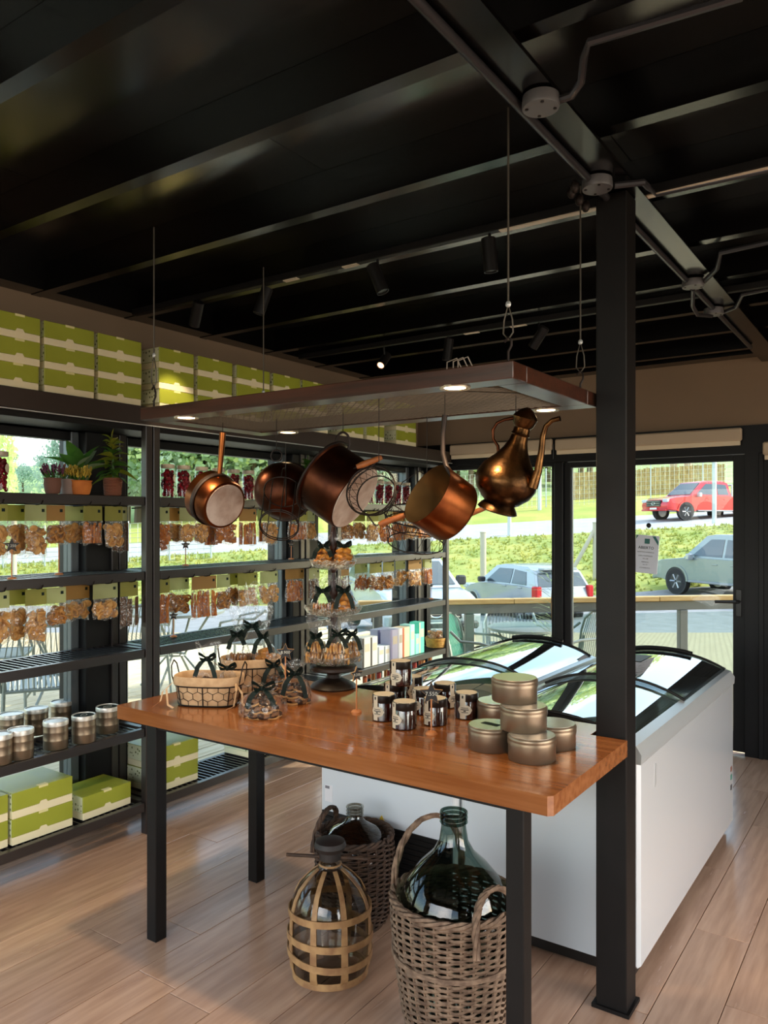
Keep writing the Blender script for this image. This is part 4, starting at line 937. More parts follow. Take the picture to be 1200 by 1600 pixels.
# ---------------------------------------------------------------- hanging bags of biscuits
def disc(mb, c, r_, th, nrm, n=9, bulge=.15):
    M0 = mb.M; mb.M = TM(c, frame_from(nrm)); mb.lathe([(r_*.86, -th/2), (r_, 0), (r_*.86, th/2), (r_*.4, th*.6)], n); mb.M = M0
def contents(kind, w_, h_, d_, seed):
    r = random.Random(seed); mb = MB()
    if kind == 'round':
        for i in range(46):
            mb_c = (r.uniform(-d_, d_)*.35, r.uniform(-.5, .5)*(w_-.04), -h_+.018+(h_-.034)*.88*r.random()); disc(mb, mb_c, r.uniform(.017, .022), .009, (r.uniform(-1, 1), r.uniform(-1, 1), r.uniform(-.6, .6)))
    elif kind == 'stick':
        for i in range(16):
            y = (-.5+(i+.5)/16)*(w_-.02); x_ = r.uniform(-d_, d_)*.35; mb.tube([(x_, y+r.uniform(-.005, .005), -h_+.006), (x_+r.uniform(-.006, .006), y+r.uniform(-.004, .004), -h_*.5), (x_+r.uniform(-.008, .008), y+r.uniform(-.006, .006), -r.uniform(.004, .03))], [.0058, .0066, .0052], 6)
    elif kind == 'ring':
        for i in range(40):
            c = Vector((r.uniform(-d_, d_)*.35, r.uniform(-.5, .5)*(w_-.04), -h_+.02+(h_-.04)*.88*r.random())); F_ = frame_from((r.uniform(-1, 1), r.uniform(-1, 1), r.uniform(-1, 1)))
            mb.tube([c+F_ @ Vector((.015*math.cos(a*.7), .015*math.sin(a*.7), 0)) for a in range(9)], .0062, 5, True)
    elif kind == 'square':
        for i in range(44):
            mb.M = TM((r.uniform(-d_, d_)*.32, r.uniform(-.5, .5)*(w_-.04), -h_+.022+(h_-.042)*.9*r.random()), Matrix.Rotation(r.uniform(-1, 1), 3, (r.uniform(-1, 1), r.uniform(-1, 1), r.uniform(-1, 1)))); mb.box(-.004, .004, -.017, .017, -.017, .017, .002)
        mb.M = Matrix.Identity(4)
    elif kind == 'slab':
        for i in range(9):
            y = (-.5+(i+.5)/9)*(w_-.01); x_ = r.uniform(-d_, d_)*.3; mb.box(x_-.004, x_+.004, y-.0055, y+.0055, -h_+.004+r.uniform(0, .008), -r.uniform(.002, .02), .002)
    return mb
def film(w_, h_, d_, seed):
    r = random.Random(seed); mb = MB(); nx, nz = 9, 10; ph = r.random()*6; idx = {}
    for sg in (1, -1):
        for j in range(nz+1):
            for i in range(nx+1):
                p, q = i/nx, j/nz; b = (math.sin(math.pi*p)**.6)*(math.sin(math.pi*min(1, q*.93+.04))**.7)*(0.45+.65*q)
                mb.v.append((sg*(d_*.62*b+.0006)+.004*math.sin(9*p+ph+q*7)*b, (p-.5)*w_*(1+.05*math.sin(q*6+ph))+.0, -h_*q-.006*math.sin(p*8+ph)*q*q))
    N = (nx+1)*(nz+1)
    for s_ in (0, 1):
        for j in range(nz):
            for i in range(nx):
                a = s_*N+j*(nx+1)+i; f = (a, a+1, a+nx+2, a+nx+1); mb.f.append(f if s_ == 0 else f[::-1])
    return mb
KM = {'round': m_bis, 'stick': m_bis3, 'ring': m_bis2, 'square': m_bis, 'slab': m_dark, 'crisp': m_bis3}
KL = {'round': 'round golden biscuits', 'stick': 'thin orange breadsticks', 'ring': 'small toasted rings', 'square': 'square crackers', 'slab': 'dark brown sticks', 'crisp': 'orange crisps'}
CARD = {}
BAGM = {}
def bag(kind, w_, hc, h_, x_, y, z, rz, label, group, cm, seed):
    k = (kind, w_, h_, seed % 2)
    if k not in BAGM:
        kk = 'square' if kind == 'crisp' else kind
        BAGM[k] = (contents(kk, w_, h_, .05, seed).mesh('biscuits', KM[kind]), film(w_, h_, .05, seed).mesh('clear_bag', m_bag))
    ck = (w_, hc, cm.name)
    if ck not in CARD:
        mb = MB(); mb.prism([(-.0016, 0), (.0016, 0), (.0010, hc*.6), (0, hc+.003), (-.0010, hc*.6)], -w_/2, w_/2)
        mb.v = [(x0, z0, y0) for (x0, y0, z0) in mb.v]; CARD[ck] = (mb.mesh('header_card', cm, False), MB().box(.0017, .0021, w_*.5-.026, w_*.5-.012, hc*.58, hc*.58+.014).mesh('logo', m_darklab, False))
    t = thing('biscuit_bag', label, 'bag', (x_, y, z), (0, 0, rz), group)
    put(CARD[ck][0], 'header_card', t); put(CARD[ck][1], 'logo', t); b = put(BAGM[k][0], 'biscuits', t); b['kind'] = 'stuff'; put(BAGM[k][1], 'clear_bag', t)
rb_ = random.Random(21)
CMS = [m_card, m_card2, m_card3, m_card2, m_card]
def row(bi, lv, spec, rowname):
    t = shelfs[bi]; zz = LV[lv]-.05; yc = sum(BAYS[bi])/2; cnt = 0
    for (pa, pb, kind, h_) in spec:
        deep = cnt % 3 == 1; x_ = -3.20 if not deep else -3.285
        y = (onx(pa, 830, x_).y+onx(pb, 830, x_).y)/2; w_ = onx(pb, 830, x_).y-onx(pa, 830, x_).y
        w_ = round(min(max(w_, .085), .17)/.015)*.015
        y = min(max(y, BAYS[bi][0]+.05+w_/2), BAYS[bi][1]-.05-w_/2)
        hc = .068 if h_ < .19 else .062
        bag(kind, round(w_, 3), hc, h_, x_, y, zz-hc-.004, rb_.uniform(-.12, .12), f'bag of {KL[kind]}, {ORD[cnt]} toward the door, {rowname} row, {BN[bi]}', f'{rowname} row of hanging biscuit bags', CMS[(cnt+bi*2+lv) % 5], cnt*7+bi+lv)
        if cnt % 2 == 0 or w_ > .12:
            put(hook_me, 'hook', t, (XB-XF+.03, y-yc, zz-.004))
        cnt += 1
row(0, 4, [(-22, 12, 'round', .155), (12, 40, 'round', .15), (38, 74, 'round', .155), (76, 98, 'ring', .105), (97, 132, 'round', .105), (130, 160, 'stick', .11), (163, 192, 'round', .125), (196, 220, 'slab', .155)], 'upper')
row(1, 4, [(242, 262, 'crisp', .155), (263, 283, 'round', .115), (281, 306, 'square', .115), (306, 322, 'round', .12), (320, 338, 'stick', .14), (338, 368, 'crisp', .13), (372, 402, 'stick', .14), (404, 418, 'stick', .13), (411, 432, 'round', .14), (450, 480, 'stick', .12), (482, 500, 'round', .12)], 'upper')
row(2, 4, [(530, 548, 'ring', .13), (550, 572, 'round', .13), (572, 592, 'square', .15), (592, 612, 'crisp', .16), (614, 632, 'stick', .15), (634, 650, 'round', .14), (652, 668, 'crisp', .14), (670, 690, 'stick', .14)], 'upper')
row(0, 3, [(-18, 14, 'round', .15), (14, 40, 'round', .155), (38, 74, 'square', .17), (76, 100, 'ring', .105), (96, 142, 'round', .10), (146, 183, 'round', .10), (188, 216, 'slab', .15)], 'lower')
row(1, 3, [(236, 256, 'stick', .16), (256, 296, 'ring', .13), (297, 340, 'stick', .155), (342, 356, 'ring', .125), (356, 372, 'ring', .125), (372, 402, 'square', .125), (402, 438, 'square', .125), (440, 480, 'stick', .145), (482, 500, 'slab', .13)], 'lower')
row(2, 3, [(528, 546, 'slab', .15), (552, 576, 'crisp', .13), (576, 598, 'ring', .13), (598, 616, 'ring', .13), (617, 634, 'round', .13), (634, 662, 'round', .13), (664, 674, 'stick', .13), (674, 688, 'round', .13)], 'lower')

# ---------------------------------------------------------------- star price markers
def star(loc, label, price, H=.135, R=.032, th=.006, face=None, group='star price markers'):
    t = thing('price_star', label, 'price marker', loc, None, group); d = (CO-Vector(loc)); d.z = 0; d.normalize()
    if face: d = Vector(face).normalized()
    F_ = frame_from(d); Rr = TM((0, 0, H), F_)
    MB().lathe([(.019, 0), (.019, .003), (.015, .008), (.006, .009)], 20).build('base_disc', m_peg, t)
    MB().tube([(0, 0, .006), (0, 0, H-R*.4)], .0026, 7).build('peg', m_peg, t)
    P5 = lambda k: [(k*R*(1 if i % 2 == 0 else .45)*math.cos(math.pi/2+i*math.pi/5), k*R*(1 if i % 2 == 0 else .45)*math.sin(math.pi/2+i*math.pi/5)) for i in range(10)]
    mb = MB(); mb.M = Rr; mb.prism(P5(1.04), -th/2, th/2-.0006); mb.build('star_board', m_starw, t, smooth=False)
    mb = MB(); mb.M = Rr; mb.prism(P5(.99), th/2-.0006, th/2+.0004); mb.build('slate_face', m_star, t, smooth=False)
    if price: txt('price', price, R*.48, m_ink, t, Vector((0, 0, H))+F_ @ Vector((0, -.001, th/2+.0007)), F_, .0002)
    return t
def sst(px, py, lv, label, price, H, R=.03):
    p = onz(px, py, LV[lv]+.001); p.x = min(p.x, XF-.025); star(p, label, price, H, R)
sst(22, 905, 3, 'dark star price marker on the grating below the first upper bags', '7.250', .142, .033)
sst(92, 898, 3, 'star price marker whose board is lost among the upper bags', '', .205, .022)
sst(290, 884, 3, 'star price marker below the upper bags just past the shelf post', '7.250', .115, .026)
sst(455, 874, 3, 'small star price marker below the copper bowl', '6.150', .098, .022)
sst(271, 995, 2, 'star price marker on the middle bay shelf above the wire basket', '5.950', .115, .027)
sst(674, 936, 2, 'tiny star price marker on the corner bay shelf near its end post', '5.950', .11, .018)

# ---------------------------------------------------------------- tea boxes, basket and bottles in the corner bay
def pbox(px0, px1, z, h, d, colr, c2, label, xx=-3.19, stripes=True):
    y0, y1 = onx(px0, 1000, xx).y, onx(px1, 1000, xx).y; t = thing('tea_box', label, 'box', (xx, (y0+y1)/2, z), None, 'packaged boxes on the corner shelf'); hw = (y1-y0)/2-.001
    MB().box(-d, 0, -hw, hw, 0, h, .0012).build('carton', mat('carton_'+colr[1:], colr, .5), t)
    MB().box(-d*.98, .0008, -hw*.98, -hw*.55, .002, h-.002).build('side_band', mat('band_'+c2[1:]+colr[1:], c2, .5), t)
    if stripes: MB().box(0, .0009, -hw*.35, hw*.8, h*.52, h*.78).build('front_label', m_paper, t)
z3 = LV[1]
for a in ((566, 579, .21, '#d9d9d4', '#3c3634', 'white and black striped tall box at the near end of the tea boxes'), (579, 590, .205, '#e4e0d6', '#3a3331', 'second white and black striped tall box'), (590, 600, .125, '#dfe3e6', '#8a9096', 'short white box before the lilac carton'), (600, 609, .12, '#d5dade', '#7d858c', 'second short white box before the lilac carton'),
          (610, 622, .225, '#b9b6cf', '#8d88ad', 'lilac carton with pale spots in the tea box line'), (622, 629, .225, '#efeff2', '#c9c9d2', 'narrow white carton beside the lilac one'), (629, 640, .225, '#e2c9a2', '#b5562f', 'cream carton with orange-red spine'), (640, 648, .235, '#a9e0d6', '#7cc9bb', 'pale turquoise carton behind the small turquoise box'), (648, 655, .155, '#8fd8ca', '#66bfae', 'small turquoise box in front of the tall ones'), (655, 663, .24, '#5fcdb2', '#e3dfb6', 'tall bright turquoise carton at the basket end')):
    pbox(a[0], a[1], z3, a[2], .09, a[3], a[4], a[5])
pbox(590, 612, z3, .215, .07, '#b4b2c6', '#8f8aa8', 'lilac carton standing behind the short white boxes', -3.32)
p = Vector((-3.25, onx(682, 1000, -3.25).y, z3)); t = thing('bread_basket', 'small yellow basket of wrapped biscuits at the end of the tea boxes', 'basket', p)
mb = MB()
for j in range(9): mb.tube([(.075*(1+.02*j)*math.cos(a*.209), .085*(1+.02*j)*math.sin(a*.209), .006+j*.0085) for a in range(30)], .005, 5, True)
mb.build('woven_wall', mat('yellow_wicker', '#cf9c45', .7, 0, '#a87a30', 40), t); MB().cyl((0, 0), .078, 0, .01, 24).build('base', m_wick, t)
mb = MB(); r = random.Random(4)
for i in range(24): disc(mb, (r.uniform(-.05, .05), r.uniform(-.06, .06), .07+r.random()*.05), .02, .01, (r.uniform(-1, 1), r.uniform(-1, 1), 1))
o = mb.build('biscuits', m_bis, t); o['kind'] = 'stuff'; MB().ball((0, 0, .085), (.075, .085, .06), 14, 8).build('cellophane', m_cello, t)
WB = MB().lathe([(.036, 0), (.038, .005), (.038, .16), (.034, .185), (.018, .215), (.0145, .235), (.0145, .285), (.016, .287), (.016, .297)], 22).mesh('bottle_glass', mat('dark_bottle', '#161a14', .12, spec=.6))
CAPS = [MB().lathe([(.0158, .225), (.0162, .295), (.015, .299), (.001, .299)], 18, False, False).mesh('foil_capsule', mat('capsule_'+c, c, .35, .4)) for c in ('#a8552f', '#8e2a22', '#b57a45')]
WLB = MB().lathe([(.0384, .05), (.0386, .05), (.0386, .13), (.0384, .13)], 22, False, False).mesh('bottle_label', m_paper)
for i, (px, xx) in enumerate(sorted(((570, -3.22), (583, -3.28), (592, -3.22), (603, -3.28), (608, -3.2), (619, -3.3), (628, -3.22), (637, -3.28), (648, -3.22), (657, -3.3), (661, -3.22), (672, -3.26), (577, -3.36), (615, -3.38), (645, -3.38)), key=lambda a: onx(a[0], 1060, a[1]).y)):
    y = onx(px, 1060, xx).y; t = thing('wine_bottle', f'dark bottle with {["copper", "red", "tan"][i % 3]} capsule, {ORD[i]} from the middle bay on the lowest corner shelf', 'bottle', (xx, y, LV[0]), (0, 0, .6), 'bottles on the lowest corner shelf')
    put(WB, 'bottle_glass', t); put(CAPS[i % 3], 'foil_capsule', t); put(WLB, 'bottle_label', t)
# ================================================================ goods on the table
JBm = MB().lathe([(.036, 0), (.0395, .004), (.0395, .060), (.037, .066)], 32).mesh('jam_fill', m_jam)
JGl = MB().lathe([(.037, .0), (.041, .003), (.041, .062), (.038, .068)], 32, True, False).mesh('jar_glass', m_jar)
JLd = MB().lathe([(.0395, .062), (.0405, .064), (.0405, .086), (.0385, .088)], 32).mesh('jar_lid', m_blid)
JTp = MB().cyl((0, 0), .0365, .0875, .0888, 28).cyl((0, 0), .012, .0886, .0892, 16).mesh('lid_seal', m_paper)
mb = jlabel(.0414, .034, 1.25, .017); V = []; F = []
for i, a in enumerate((-.42, -.18, .06)): V += [(.0413*math.cos(a), .0413*math.sin(a), .004), (.0413*math.cos(a), .0413*math.sin(a), .088)]
F = [(0, 2, 3, 1), (2, 4, 5, 3)]; mb.add(V, F); JLb = mb.mesh('paper_label', m_paper)
mb = MB()
for (z, w_, h_) in ((.042, .30, .0022), (.036, .34, .003), (.031, .10, .004), (.026, .28, .0022)):
    a0 = 0 if z < .07 else -.18; V = []
    for k in range(5): a = a0-w_+2*w_*k/4; V += [(.0418*math.cos(a), .0418*math.sin(a), z-h_/2), (.0418*math.cos(a), .0418*math.sin(a), z+h_/2)]
    mb.add(V, [(2*k, 2*k+2, 2*k+3, 2*k+1) for k in range(4)])
JPr = mb.mesh('label_print', m_star); JSl = MB().add([(.0418*math.cos(a), .0418*math.sin(a), z) for z in (.074, .084) for a in (-.25, -.11)], [(0, 1, 3, 2)]).mesh('seal_print', m_star)
toc = math.atan2(-.75*CF.y-.72*CR.y, -.75*CF.x-.72*CR.x)
for (px, py, z, lab, rz) in ((600, 1124, ZT, 'dark jam jar in front of the stack, at the cake stand side', .15), (632, 1137, ZT, 'nearest dark jam jar on the table, its label turned to the baskets', -.1), (680, 1131, ZT, 'dark jam jar right behind the large star price marker', .05),
                         (617, 1104, ZT, 'dark jam jar carrying the topmost jar', .2), (662, 1114, ZT, 'dark jam jar in the second row beside the large star peg', -.1), (695, 1104, ZT, 'reddish jam jar behind the large star marker', 1.6), (729, 1121, ZT, 'lone dark jam jar beside the stacked grey tins', .5), (644, 1092, ZT, 'half hidden jam jar behind the stacked top jar', .9), (626, 1070, ZT+.0885, 'dark jam jar standing on top of the other jars', .25)):
    p = onz(px, py, z); t = thing('jam_jar', lab, 'jar', p, (0, 0, toc+rz), 'dark jam jars on the table')
    for n_, me in (('jam_fill', JBm), ('jar_glass', JGl), ('jar_lid', JLd), ('lid_seal', JTp), ('paper_label', JLb), ('label_print', JPr), ('seal_print', JSl)): put(me, n_, t)
TB2, TL2 = tin_meshes(.068, .07, None, False)
mlid = MB().cyl((0, 0), .0655, .0698, .0708, 36).mesh('lid_top', mat('tin_lid_top', '#d9d6d0', .22, .8))
for (px, py, k, lab) in ((767, 1168, 0, 'round grey tin at the jar side of the tin pile, with printed lid'), (831, 1185, 0, 'nearest round grey tin at the foot of the pile'), (864, 1165, 0, 'round grey tin standing apart toward the column'), (777, 1126, 0, 'round grey tin at the back of the pile toward the freezer'), (818, 1138, 1, 'round grey tin in the middle of the pile'), (804, 1094, 2, 'topmost round grey tin of the pile')):
    t = thing('round_tin', lab, 'tin', onz(px, py, ZT+k*.0708), (0, 0, px), 'round grey tins piled on the table'); put(TB2, 'tin_body', t); put(TL2, 'tin_lid', t); put(mlid, 'lid_top', t)
    if px == 767:
        pr = MB().box(-.03, .03, -.012, .012, .0706, .0713).build('lid_label', m_darklab, t); pr.rotation_euler = (0, 0, toc+1.57-px)
star(onz(674, 1147, ZT), 'largest star price marker standing in front of the dark jam jars', '7.550', .13, .037)
star(onz(557, 1113, ZT), 'narrow star price marker between the cake stand and the jam jars', '9.200', .135, .028, face=(1.0, -.25, 0))
star(onz(446, 1088, ZT)+Vector((0, .0, 0)), 'dark star price marker rising between the second basket and the cake stand', '8.900', .172, .034)

# ribbon-tied cellophane pouches
def bow(t, z, s, seed, rm=m_ribbon, tails=1, ang=None):
    r = random.Random(seed); a0 = (math.atan2(CR.y, CR.x) if ang is None else ang)+r.uniform(-.3, .3); d = Vector((math.cos(a0), math.sin(a0), 0)); f = -CF
    c = f*.012+Vector((0, 0, z)); wv = lambda k: (UP*.6+f*.5).normalized()*k
    for sg in (-1, 1):
        L1 = s*r.uniform(.45, .85); pts = [c, c+d*sg*L1*.4+UP*s*.25+f*.01, c+d*sg*L1*.9+UP*s*.42+f*.012, c+d*sg*L1+UP*s*.25, c+d*sg*L1*.7+UP*s*.05+f*.02, c+d*sg*L1*.3+f*.02, c]
        MB().ribbon(pts, [wv(.006), wv(.009), wv(.010), wv(.010), wv(.009), wv(.008), wv(.006)]).build('ribbon_loop', rm, t)
        if tails:
            q = s*r.uniform(.9, 1.7); pts = [c, c+d*sg*s*.35-UP*q*.15+f*.025, c+d*sg*s*.6-UP*q*.45+f*.035, c+d*sg*s*.7-UP*q*.75+f*.03, c+d*sg*s*.8-UP*q+f*.035]
            pts = [Vector((p.x, p.y, max(p.z, .004))) for p in pts]
            MB().ribbon(pts, [(d*.3+f*.2)*.014]+[(d*.8+UP*.3*sg).normalized()*.0088]*4).build('ribbon_tail', rm, t)
    MB().ball(c, (.011, .011, .010), 8, 6).build('ribbon_knot', rm, t)
DM = {}
def dmesh(n_, r_, th, m, nn=12):
    if n_ not in DM:
        DM[n_] = MB().lathe([(r_*.86, -th/2), (r_, -th*.25), (r_, th*.25), (r_*.86, th/2), (r_*.3, th*.58)], nn).mesh('biscuit', m)
    return DM[n_]
CD = {'sand': lambda: [dmesh('s1', .0215, .009, m_bis), dmesh('s2', .0205, .006, mat('cream_filling', '#e8d9bd', .7))], 'choc': lambda: [dmesh('c1', .025, .014, m_choc), dmesh('c2', .0255, .009, m_cshell)], 'yolk': lambda: [dmesh('y1', .021, .016, mat('yellow_cake', '#d9922a', .6, 0, '#b8701c', 30, trans=.2))], 'spin': lambda: [dmesh('p1', .020, .006, m_bis2)]}
def pouch(loc, label, rx, ry, hc, ht, kind, seed, layers, parent_group='ribbon-tied cellophane bags', rz=None, ribbon=.045, tails=1, nrow=(3, 2)):
    t = thing('cellophane_pouch', label, 'bag', loc, None, parent_group); r = random.Random(seed); me = CD[kind]() if kind not in DM else None
    rz = math.atan2(CR.y, CR.x) if rz is None else rz; M_ = RZ(rz)
    for l in range(layers):
        z0 = .022+l*.04 if kind in ('sand', 'spin') else .012+l*.022
        if kind in ('sand', 'spin'):       # on edge, in rows
            n_ = int(rx*2/.0125)-(1 if l else 0)
            for yy in ((-.5, .5) if ry > .035 else (0,)):
                for i in range(n_):
                    x_ = (i-(n_-1)/2)*.0125; q = M_ @ Vector((x_, yy*ry*.95, z0+r.uniform(-.002, .002)))
                    put(me[i % len(me)] if kind == 'sand' and i % 3 == 2 else me[0], 'biscuit', t, q, M_ @ frame_from((1, r.uniform(-.2, .2), r.uniform(-.15, .15))))
        else:
            k = max(3, 9-2*l) if rx > .05 else max(2, 7-l*2)
            for i in range(k+(1 if rx > .04 else 0)):
                a = 6.28*i/k+l*.7+rz; q = Vector((math.cos(a)*rx*.68*(1-.22*l), math.sin(a)*ry*.68*(1-.22*l), z0)) if i < k else Vector((.003, .002, z0+.006)); q.z += .012 if kind == 'yolk' else 0
                tl = frame_from((math.cos(a)*.35+r.uniform(-.3, .3), math.sin(a)*.35+r.uniform(-.3, .3), 1))
                put(me[0], 'biscuit', t, q, tl)
                if len(me) > 1: put(me[1], 'biscuit', t, q-Vector((0, 0, .0105)), tl)
    mb = MB(); n = 26; prof = [(1.0, .002), (1.08, hc*.25), (1.05, hc*.6), (.8, hc*.92), (.42, hc*1.12), (.16, hc*1.25), (.20, hc*1.32), (.5, hc*1.32+(ht-hc*1.32)*.4), (.74, hc*1.32+(ht-hc*1.32)*.75), (.86, ht)]
    ph = r.random()*6
    for (k, z) in prof:
        for i in range(n):
            a = 2*math.pi*i/n; wv = 1+.07*math.sin(a*5+ph+z*30)+.05*math.sin(a*9+z*60)+(.16*math.sin(a*4+ph) if z > hc*1.3 else 0)
            p = M_ @ Vector((math.cos(a)*rx*k*wv*1.06, math.sin(a)*ry*(k if z < hc*1.3 else k*.45)*wv*1.06, z+(.012*math.sin(a*3+ph) if z > hc*1.4 else 0))); mb.v.append(tuple(p))
    for j in range(len(prof)-1):
        for i in range(n): k = (i+1) % n; mb.f.append((j*n+i, j*n+k, (j+1)*n+k, (j+1)*n+i))
    mb.build('cellophane', m_cello, t)
    if ribbon: bow(t, hc*1.27, ribbon, seed, tails=tails)
    return t
# wire baskets with linen liners
def lined_basket(loc, label, rx, ry, h, rz):
    t = thing('lined_wire_basket', label, 'basket', loc, (0, 0, rz))
    def outline(k, z, n=40, e=3.2):
        o = []
        for i in range(n):
            a = 2*math.pi*i/n; c, s_ = math.cos(a), math.sin(a); q = (abs(c)**e+abs(s_)**e)**(-1/e); o.append((c*q*rx*k, s_*q*ry*k, z))
        return o
    mb = MB(); n = 40; rows_ = [outline(.87, .006), outline(.965, h*.6), outline(1.0-.035, h-.012), outline(1.05, h-.03), outline(1.055, h-.004), outline(1.03, h+.002), outline(.95, h-.004), outline(.88, .02)]
    for rw in rows_: mb.v += rw
    for j in range(len(rows_)-1):
        for i in range(n): k = (i+1) % n; mb.f.append((j*n+i, j*n+k, (j+1)*n+k, (j+1)*n+i))
    mb.f.append(tuple(reversed(range(n)))); mb.f.append(tuple(range(7*n, 8*n))); mb.build('linen_liner', m_linen, t, ang=60)
    for z, k in ((.004, .90), (h-.034, 1.0)): MB().tube(outline(k, z), .0026, 6, True).build('wire_hoop', m_wire, t)
    for i in range(0, 40, 5):
        a, b = outline(.905, .004)[i], outline(1.005, h-.034)[i]; MB().tube([a, b], .0022, 5).build('wire_upright', m_wire, t)
    mb = MB(); NC = 20; O_ = [(lambda c: c)(q) for q in range(1)]
    zt_ = h-.036; sz = zt_/4.0; wu = 1.0
    def pt(c, z): z = max(.004, min(zt_, z)); return Vector(outline(.915+.1*z/h, z, 240)[int(round(c*240/NC)) % 240])
    for j in range(-1, 4):
        for i in range(NC):
            cu, cz = i+.5*(j % 2), sz*.7+j*1.5*sz
            vv = [(cu+.5*math.cos(R_(30+60*k))/math.cos(R_(30)), cz+sz*math.sin(R_(30+60*k))) for k in range(4)]
            for (p_, q_) in zip(vv, vv[1:]):
                if max(p_[1], q_[1]) > .004 and min(p_[1], q_[1]) < zt_: mb.tube([pt(*p_), pt(*q_)], .0012, 4, caps=False)
    mb.build('hexagonal_wire_mesh', m_wire, t)
    for sg in (-1, 1):
        MB().tube([(sg*rx*1.02, -.03, h-.03), (sg*rx*1.08, -.034, h), (sg*rx*1.12, -.026, h+.035), (sg*rx*1.13, 0, h+.052), (sg*rx*1.12, .026, h+.035), (sg*rx*1.08, .034, h), (sg*rx*1.02, .03, h-.03)], .0026, 6).build('wire_handle', m_wire, t)
        e = Vector((sg*rx*.98, -ry*.75, h-.02))
        MB().ribbon([e, e+Vector((sg*.03, -.02, -.03)), e+Vector((sg*.035, -.03, -h*.6)), e+Vector((sg*.06, -.04, -h+.024))], Vector((.003, .001, .002))).ribbon([e, e+Vector((sg*.012, -.03, -.02)), e+Vector((sg*.004, -.036, -h*.7)), e+Vector((-sg*.02, -.045, -h+.024))], Vector((.003, .001, .002))).build('tie_string', m_linen, t)
    return t
ra = math.atan2(CR.y, CR.x)
p1 = onz(327, 1099, ZT); lined_basket(p1, 'shallow wire basket with folded linen liner at the shelf end of the table', .122, .075, .108, ra-.12)
p2 = onz(392, 1079, ZT); lined_basket(p2, 'deeper linen-lined wire basket filled with biscuit bags behind the shallow one', .115, .08, .135, ra+.25)
pouch(p1+Vector((0, 0, .048))-CR*.005, 'single ribbon-tied bag sitting in the shallow linen-lined basket', .052, .045, .095, .175, 'choc', 3, 2, ribbon=.05)
pouch(p1+Vector((0, 0, .045))+CR*.07+CF*.0, 'small bag with dark ribbon at the end of the shallow basket', .03, .03, .07, .12, 'choc', 5, 1, ribbon=.045, tails=0)
pouch(p2+Vector((0, 0, .066))-CR*.052+CF*.01, 'pink-brown biscuit bag at the shallow-basket end of the deeper basket', .045, .04, .125, .29, 'spin', 6, 2, ribbon=.04)
pouch(p2+Vector((0, 0, .066))+CR*.052+CF*.005, 'bag of golden biscuits at the cake-stand end of the deeper basket', .045, .04, .12, .27, 'yolk', 7, 4, ribbon=.045)
pouch(p2+Vector((0, 0, .066))-CF*.02+CR*.004+CF*.055, 'tall clear-topped bag at the back of the deeper basket', .04, .03, .15, .36, 'spin', 8, 2, ribbon=.05)
pouch(onz(410, 1117, ZT+.002), 'bag of dark chocolate biscuits lying nearest the table edge', .072, .06, .075, .11, 'choc', 9, 3, ribbon=.06)
pouch(onz(462, 1096, ZT+.002), 'bag of dark layered biscuits beside the cake stand foot', .05, .045, .085, .15, 'choc', 10, 3, ribbon=.055)
pouch(onz(437, 1083, ZT+.002)-CR*.02, 'dark biscuit bag behind the nearest one with a drooping ribbon', .042, .04, .09, .16, 'choc', 12, 3, ribbon=.05)
# three-tier cake stand
cs = onz(521, 1074, ZT); t = thing('cake_stand', 'three-tier cake stand of dark turned wood with scalloped glass dishes', 'cake stand', cs)
MB().lathe([(.094, 0), (.096, .006), (.088, .016), (.06, .03), (.032, .042), (.026, .055), (.034, .064), (.085, .072), (.096, .078), (.096, .088), (.09, .092), (.001, .092)], 44, True, False).build('pedestal', m_wickd if 0 else mat('dark_turned_wood', '#2e2119', .45, 0, '#221811', 20), t)
col_ = [(.012, .09), (.014, .11), (.010, .14), (.013, .18), (.018, .21), (.012, .235), (.009, .26), (.016, .275), (.016, .30), (.01, .315), (.012, .35), (.019, .38), (.020, .41), (.012, .445), (.008, .47), (.015, .482), (.015, .50), (.009, .515), (.011, .55), (.018, .58), (.019, .61), (.012, .645), (.007, .665), (.001, .67)]
MB().lathe(col_, 20, True, False).build('turned_column', mat('dark_red_turned_wood', '#2b1511', .35), t)
m_dish = glass('pressed_glass', '#eef2ef', .10, .05, .35, 60, haze=.25)
TIERS = [(.094, .118), (.292, .122), (.482, .098)]
for (z, r_) in TIERS:
    mb = MB(); n = 48
    pr = [(.25, 0), (.6, .004), (.86, .016), (1.0, .040), (.985, .042), (.84, .020), (.6, .009), (.16, .006)]
    for (k, zz) in pr:
        for i in range(n): a = 6.2832*i/n; q = 1+.02*math.cos(a*16)*(k > .8); mb.v.append((k*r_*q*math.cos(a), k*r_*q*math.sin(a), z+zz+(.003*math.cos(a*16) if k > .95 else 0)))
    for j in range(len(pr)-1):
        for i in range(n): k = (i+1) % n; mb.f.append((j*n+i, j*n+k, (j+1)*n+k, (j+1)*n+i))
    mb.build('glass_dish', m_dish, t)
def on(tier, u, v): return cs+Vector((0, 0, TIERS[tier][0]+.012))+CR*u-CF*v
pouch(on(0, -.068, .022), 'biscuit bag at the basket end of the lowest cake-stand dish', .044, .038, .085, .20, 'sand', 21, 2, ribbon=.04)
pouch(on(0, .020, .055), 'front bag of upright orange sandwich biscuits on the lowest cake-stand dish', .052, .036, .095, .18, 'sand', 22, 2, ribbon=.05)
pouch(on(0, .078, -.005), 'biscuit bag at the jar end of the lowest cake-stand dish', .036, .034, .09, .165, 'sand', 23, 2, ribbon=.045)
pouch(on(1, -.040, .030), 'bag of ringed biscuits on the middle dish at the basket side', .045, .04, .075, .15, 'spin', 24, 1, ribbon=.04)
pouch(on(1, .048, .018), 'bag of yellow cakes on the middle dish at the jar side', .042, .04, .075, .15, 'yolk', 25, 3, ribbon=.045)
